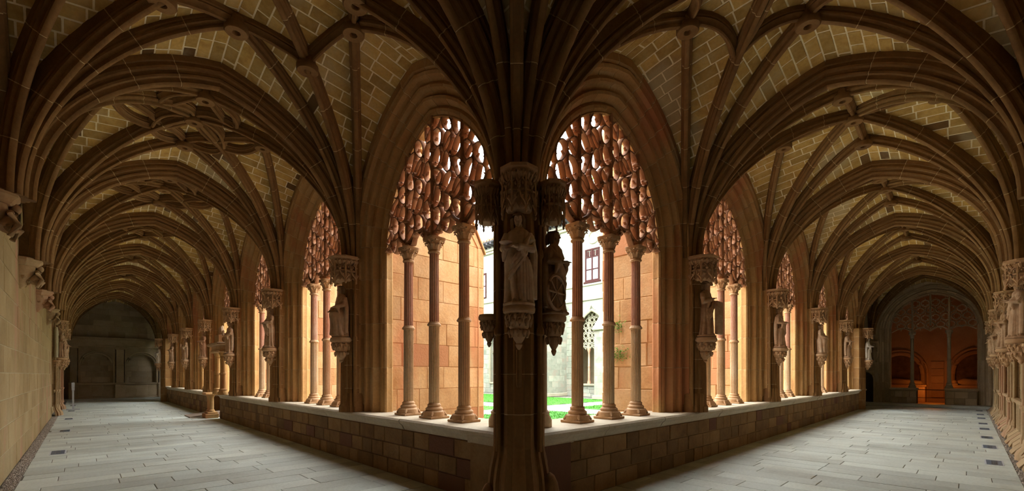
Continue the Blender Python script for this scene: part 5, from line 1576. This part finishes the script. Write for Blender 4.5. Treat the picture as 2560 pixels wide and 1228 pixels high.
b = MB(); b.tube([(XF - 0.01, 17.95 + 0.42 * cos(t), 11.05 + 0.42 * sin(t)) for t in [2 * pi * q / 24 for q in range(25)]], 0.09, 8); oc = b.build('oculus', M_TRIM, root, smooth=40)
b = MB(); b.lathe([(0.36, 0.0), (0.35, 0.02)], 24); b.v = [(XF - 0.0 + z - 0.005, 17.95 + x, 11.05 + y) for x, y, z in b.v]; b.build('pane', M_TRIM, oc)
b = MB(); b.bevel_box(XF - 0.05, XF + 0.06, 29.2, 30.3, 8.2, 10.4, 0.02); fo = b.build('window', M_WOODR, root)
for q in range(4):
    p = MB(); p.box(XF - 0.07, XF - 0.045, 29.3 + 0.5 * (q % 2), 29.7 + 0.5 * (q % 2), 8.3 + 1.0 * (q // 2), 9.2 + 1.0 * (q // 2)); p.build('pane', M_PANE, fo)
# lower storey: wall with traceried opening and sloping buttresses
pcs = []
openings = [(18.06, 1.35), (23.0, 1.35), (27.3, 1.35)]
edges = [11.0]
for c, h in openings: edges += [c - h, c + h]
edges.append(33.5)
core = MB()
for i in range(0, len(edges), 2):
    core.box(XF + 0.02, XF + 0.8, edges[i], edges[i + 1], 0.0, 6.6)
    for poly in courses(edges[i], edges[i + 1], 0.0, 6.6, 0.42, 0.5, 0.9, 0.014): pcs.append(stone(poly, lambda a, b_, d: (XF - d, a, b_), random.uniform(-.004, .006), 0.03, 0.01))
for c, h in openings:
    n = 14; R2 = (h * h + 2.0 ** 2) / (2 * h)
    top = []
    for i in range(n + 1):
        u = -h + 2 * h * i / n
        top.append((c + u, 4.0 + sqrt(max(R2 * R2 - (abs(u) + R2 - h) ** 2, 0))))
    vs, fs = [], []
    for y, z in top: vs += [(XF, y, z), (XF, y, 6.6)]
    for i in range(n): fs.append((2 * i, 2 * i + 1, 2 * i + 3, 2 * i + 2))
    core.add(vs, fs)
    core.box(XF + 0.02, XF + 0.8, c - h, c + h, 0.0, 0.80)
    for poly in courses(c - h, c + h, 0.0, 0.8, 0.27, 0.4, 0.8, 0.014): pcs.append(stone(poly, lambda a, b_, d: (XF - d, a, b_), random.uniform(-.004, .006), 0.03, 0.01))
core.build('core', M_FACST, root, recalc=False)
lay(root, 'ashlar_block', pcs, M_FACST, 120)
for c, h in openings:
    b = MB(); n = 14
    R2 = (h * h + 4.0) / (2 * h)
    def zt(u): return 4.0 + sqrt(max(R2 * R2 - (abs(u) + R2 - h) ** 2, 0))
    b.tube([(XF - 0.06, c - h, 0.9), (XF - 0.06, c - h, 4.0)] + [(XF - 0.06, c + u, zt(u)) for u in [-h + 2 * h * i / n for i in range(1, n)]] + [(XF - 0.06, c + h, 4.0), (XF - 0.06, c + h, 0.9)], 0.09, 6)
    b.tube([(XF - 0.02, c - 0.22, zt(0) + 0.0), (XF - 0.1, c, zt(0) + 0.35), (XF - 0.02, c + 0.22, zt(0) + 0.0)], 0.05, 6)
    b.bevel_box(XF - 0.12, XF + 0.2, c - h - 0.1, c + h + 0.1, 0.78, 0.92, 0.02)
    b.build('arch_moulding', M_TRIM, root, smooth=40)
    lt_ = MB()
    for row in range(7):
        z = 3.55 + row * 0.36
        for i in range(-4, 5):
            u = (i + (0.5 if row % 2 else 0)) * 0.36
            if abs(u) > h - 0.1 or z + 0.1 > zt(u): continue
            lt_.tube([(0, u + 0.15 * cos(t), z + 0.15 * sin(t)) for t in [2 * pi * q / 14 for q in range(15)]], 0.045, 6)
            for q in range(4): lt_.tube([(0, u + 0.15 * cos(q * pi / 2), z + 0.15 * sin(q * pi / 2)), (0, u + 0.25 * cos(q * pi / 2), z + 0.25 * sin(q * pi / 2))], 0.035, 5)
    for u in (-0.45, 0.45):
        lt_.tube([(0, u, 3.45), (0, u, zt(u))], 0.06, 6)
    for u0, u1 in ((-h, -0.45), (-0.45, 0.45), (0.45, h)):
        lt_.tube([(0, u0 + (u1 - u0) * t, 3.4 + 0.15 * sin(pi * t)) for t in [q / 8 for q in range(9)]], 0.05, 6)
    lt_.v = [(XF + 0.25 + x, c + y, z) for x, y, z in lt_.v]
    lt_.build('tracery', M_TRIM, root, smooth=45)
    for u in (-0.45, 0.45):
        p = MB(); p.lathe([(0.13, 0.92), (0.12, 1.05), (0.08, 1.15), (0.075, 2.1), (0.095, 2.12), (0.07, 2.15), (0.065, 3.1), (0.13, 3.3), (0.13, 3.42)], 12, c=(XF + 0.25, c + u, 0)); p.build('mullion_shaft', M_COL_UP, root, smooth=40)
p = MB(); p.box(XF + 2.4, XF + 2.6, 11, 33.5, 0, 6.3); p.build('inner_wall', M_ENDW, root)
b = MB(); b.box(XF + 0.02, XF + 3.0, 11, 33.5, 6.4, 6.56); b.build('walk_roof', M_ENDW, root)
for yc in (20.75, 25.1, 15.9):
    e = empty('garth_buttress', (XF, yc, 0)); e['kind'] = 'structure'
    tag(e, 'pale sloping stone buttress across the garth, %s' % {20.75: 'beside the traceried far opening', 25.1: 'nearer the far eaves corner', 15.9: 'beyond the window'}[yc], 'buttress')
    c = MB(); ol = [(-2.2, 0), (0, 0), (0, 6.5), (-0.35, 6.4), (-2.05, 4.5), (-2.2, 4.3)]
    c.rings([[(x, y, z) for x, z in ol] for y in (-0.44, 0.44)]); c.build('core', M_FACST, e)
    c = MB(); c.rings([[(x, y, z) for x, z in ((-2.3, 4.3), (-2.08, 4.55), (-0.35, 6.45), (-0.35, 6.58), (-2.12, 4.66), (-2.36, 4.36))] for y in (-0.5, 0.5)]); c.bevel_box(-2.32, 0, -0.52, 0.52, 0.0, 0.25, 0.03); c.build('weathering', M_TRIM, e)
    pcs = []
    for s in (-1, 1):
        for poly in courses(-2.2, 0.0, 0.25, 6.4, 0.40, 0.4, 0.8, 0.014):
            poly = clip_half(poly, -1.9, 1.7, 1.9 * 0.35 + 1.7 * 6.4)
            if len(poly) < 3 or poly_area(poly) < 0.02: continue
            pcs.append(stone(poly, lambda a, b_, d, s=s, yc=yc: (a + 0, s * (0.44 + d), b_), random.uniform(-.004, .006), 0.02, 0.01))
    for poly in courses(-0.44, 0.44, 0.25, 4.3, 0.40, 0.4, 0.6, 0.014): pcs.append(stone(poly, lambda a, b_, d: (-2.2 - d, a, b_), random.uniform(-.004, .006), 0.02, 0.01))
    mm = MB()
    for vs, fs in pcs: mm.add(vs, fs)
    o = mm.build('ashlar_blocks', M_FACST, e); o['kind'] = 'stuff'
# range closing the garth beyond (plane y = 33) and roof over it
b = MB(); b.box(8.3, 25.2, 33.2, 33.8, 0.0, 12.0); b.box(4.3, 8.3, 33.2, 33.8, 7.0, 12.0); b.box(25.2, 40, 36, 36.5, 10, 14.6)
o = b.build('cloister_range', M_FAC); o['kind'] = 'structure'; tag(o, 'plain pale range closing the garth behind the corner pier', 'building')
rt = MB()
for q in range(40): rt.tube([(24.0 + q * 0.36, 33.0, 14.2), (24.0 + q * 0.36, 38.5, 16.4)], 0.12, 6)
rt.box(23.8, 40, 33.0, 38, 14.0, 14.1)
o = rt.build('distant_roof', M_TILE, smooth=40); o['kind'] = 'structure'; tag(o, 'tiled eave of a higher roof seen beside the corner pier', 'roof')
# tree behind the range
e = empty('tree', (36.5, 26.8, 0)); tag(e, 'tall green tree rising behind the white range, seen through the tracery', 'tree')
b = MB(); b.tube([(0, 0, 0), (0.1, 0, 8), (0, 0.1, 18)], [0.35, 0.28, 0.12], 10)
for q in range(9): b.tube([(0, 0, 10 + q), (1.2 * cos(q * 2.4), 1.2 * sin(q * 2.4), 11 + q)], [0.1, 0.04], 6)
b.build('trunk', M_BARK, e, smooth=40)
b = MB(); rnd = random.Random(3)
for q in range(4200):
    z = rnd.uniform(10.5, 21.5); rr = 1.75 * sin(pi * (z - 9.5) / 13) ** 0.6 * sqrt(rnd.random()); a = rnd.uniform(0, 6.3)
    x, y = rr * cos(a), rr * sin(a); s = 0.13
    d1 = Vector((rnd.uniform(-1, 1), rnd.uniform(-1, 1), rnd.uniform(-.6, 1))).normalized() * s; d2 = d1.orthogonal().normalized() * s * 0.5
    p = Vector((x, y, z))
    b.add([tuple(p - d1), tuple(p + d2), tuple(p + d1), tuple(p - d2)], [(0, 1, 2, 3)])
o = b.build('foliage', M_LEAF, e, recalc=False); o['kind'] = 'stuff'

# moss and small ferns rooted in the joints of the first buttress of the chapel walk
b = MB(); rnd = random.Random(17)
for (yc, zc, n, sp) in ((4.72, 2.48, 90, 0.16), (4.68, 1.95, 130, 0.20)):
    for q in range(n):
        y, z = yc + rnd.gauss(0, sp * 0.5), zc + rnd.gauss(0, sp * 0.4)
        p = Vector((7.42, y, z)); d = Vector((-rnd.uniform(.01, .05), rnd.uniform(-.05, .05), rnd.uniform(-.05, .03)))
        w = d.orthogonal().normalized() * 0.012
        b.add([tuple(p - w), tuple(p + w), tuple(p + d)], [(0, 1, 2)])
o = b.build('moss', M_LEAF, None, recalc=False); tag(o, 'green moss growing in joints of the rough buttress behind chapel-walk columns', 'moss', kind='stuff')
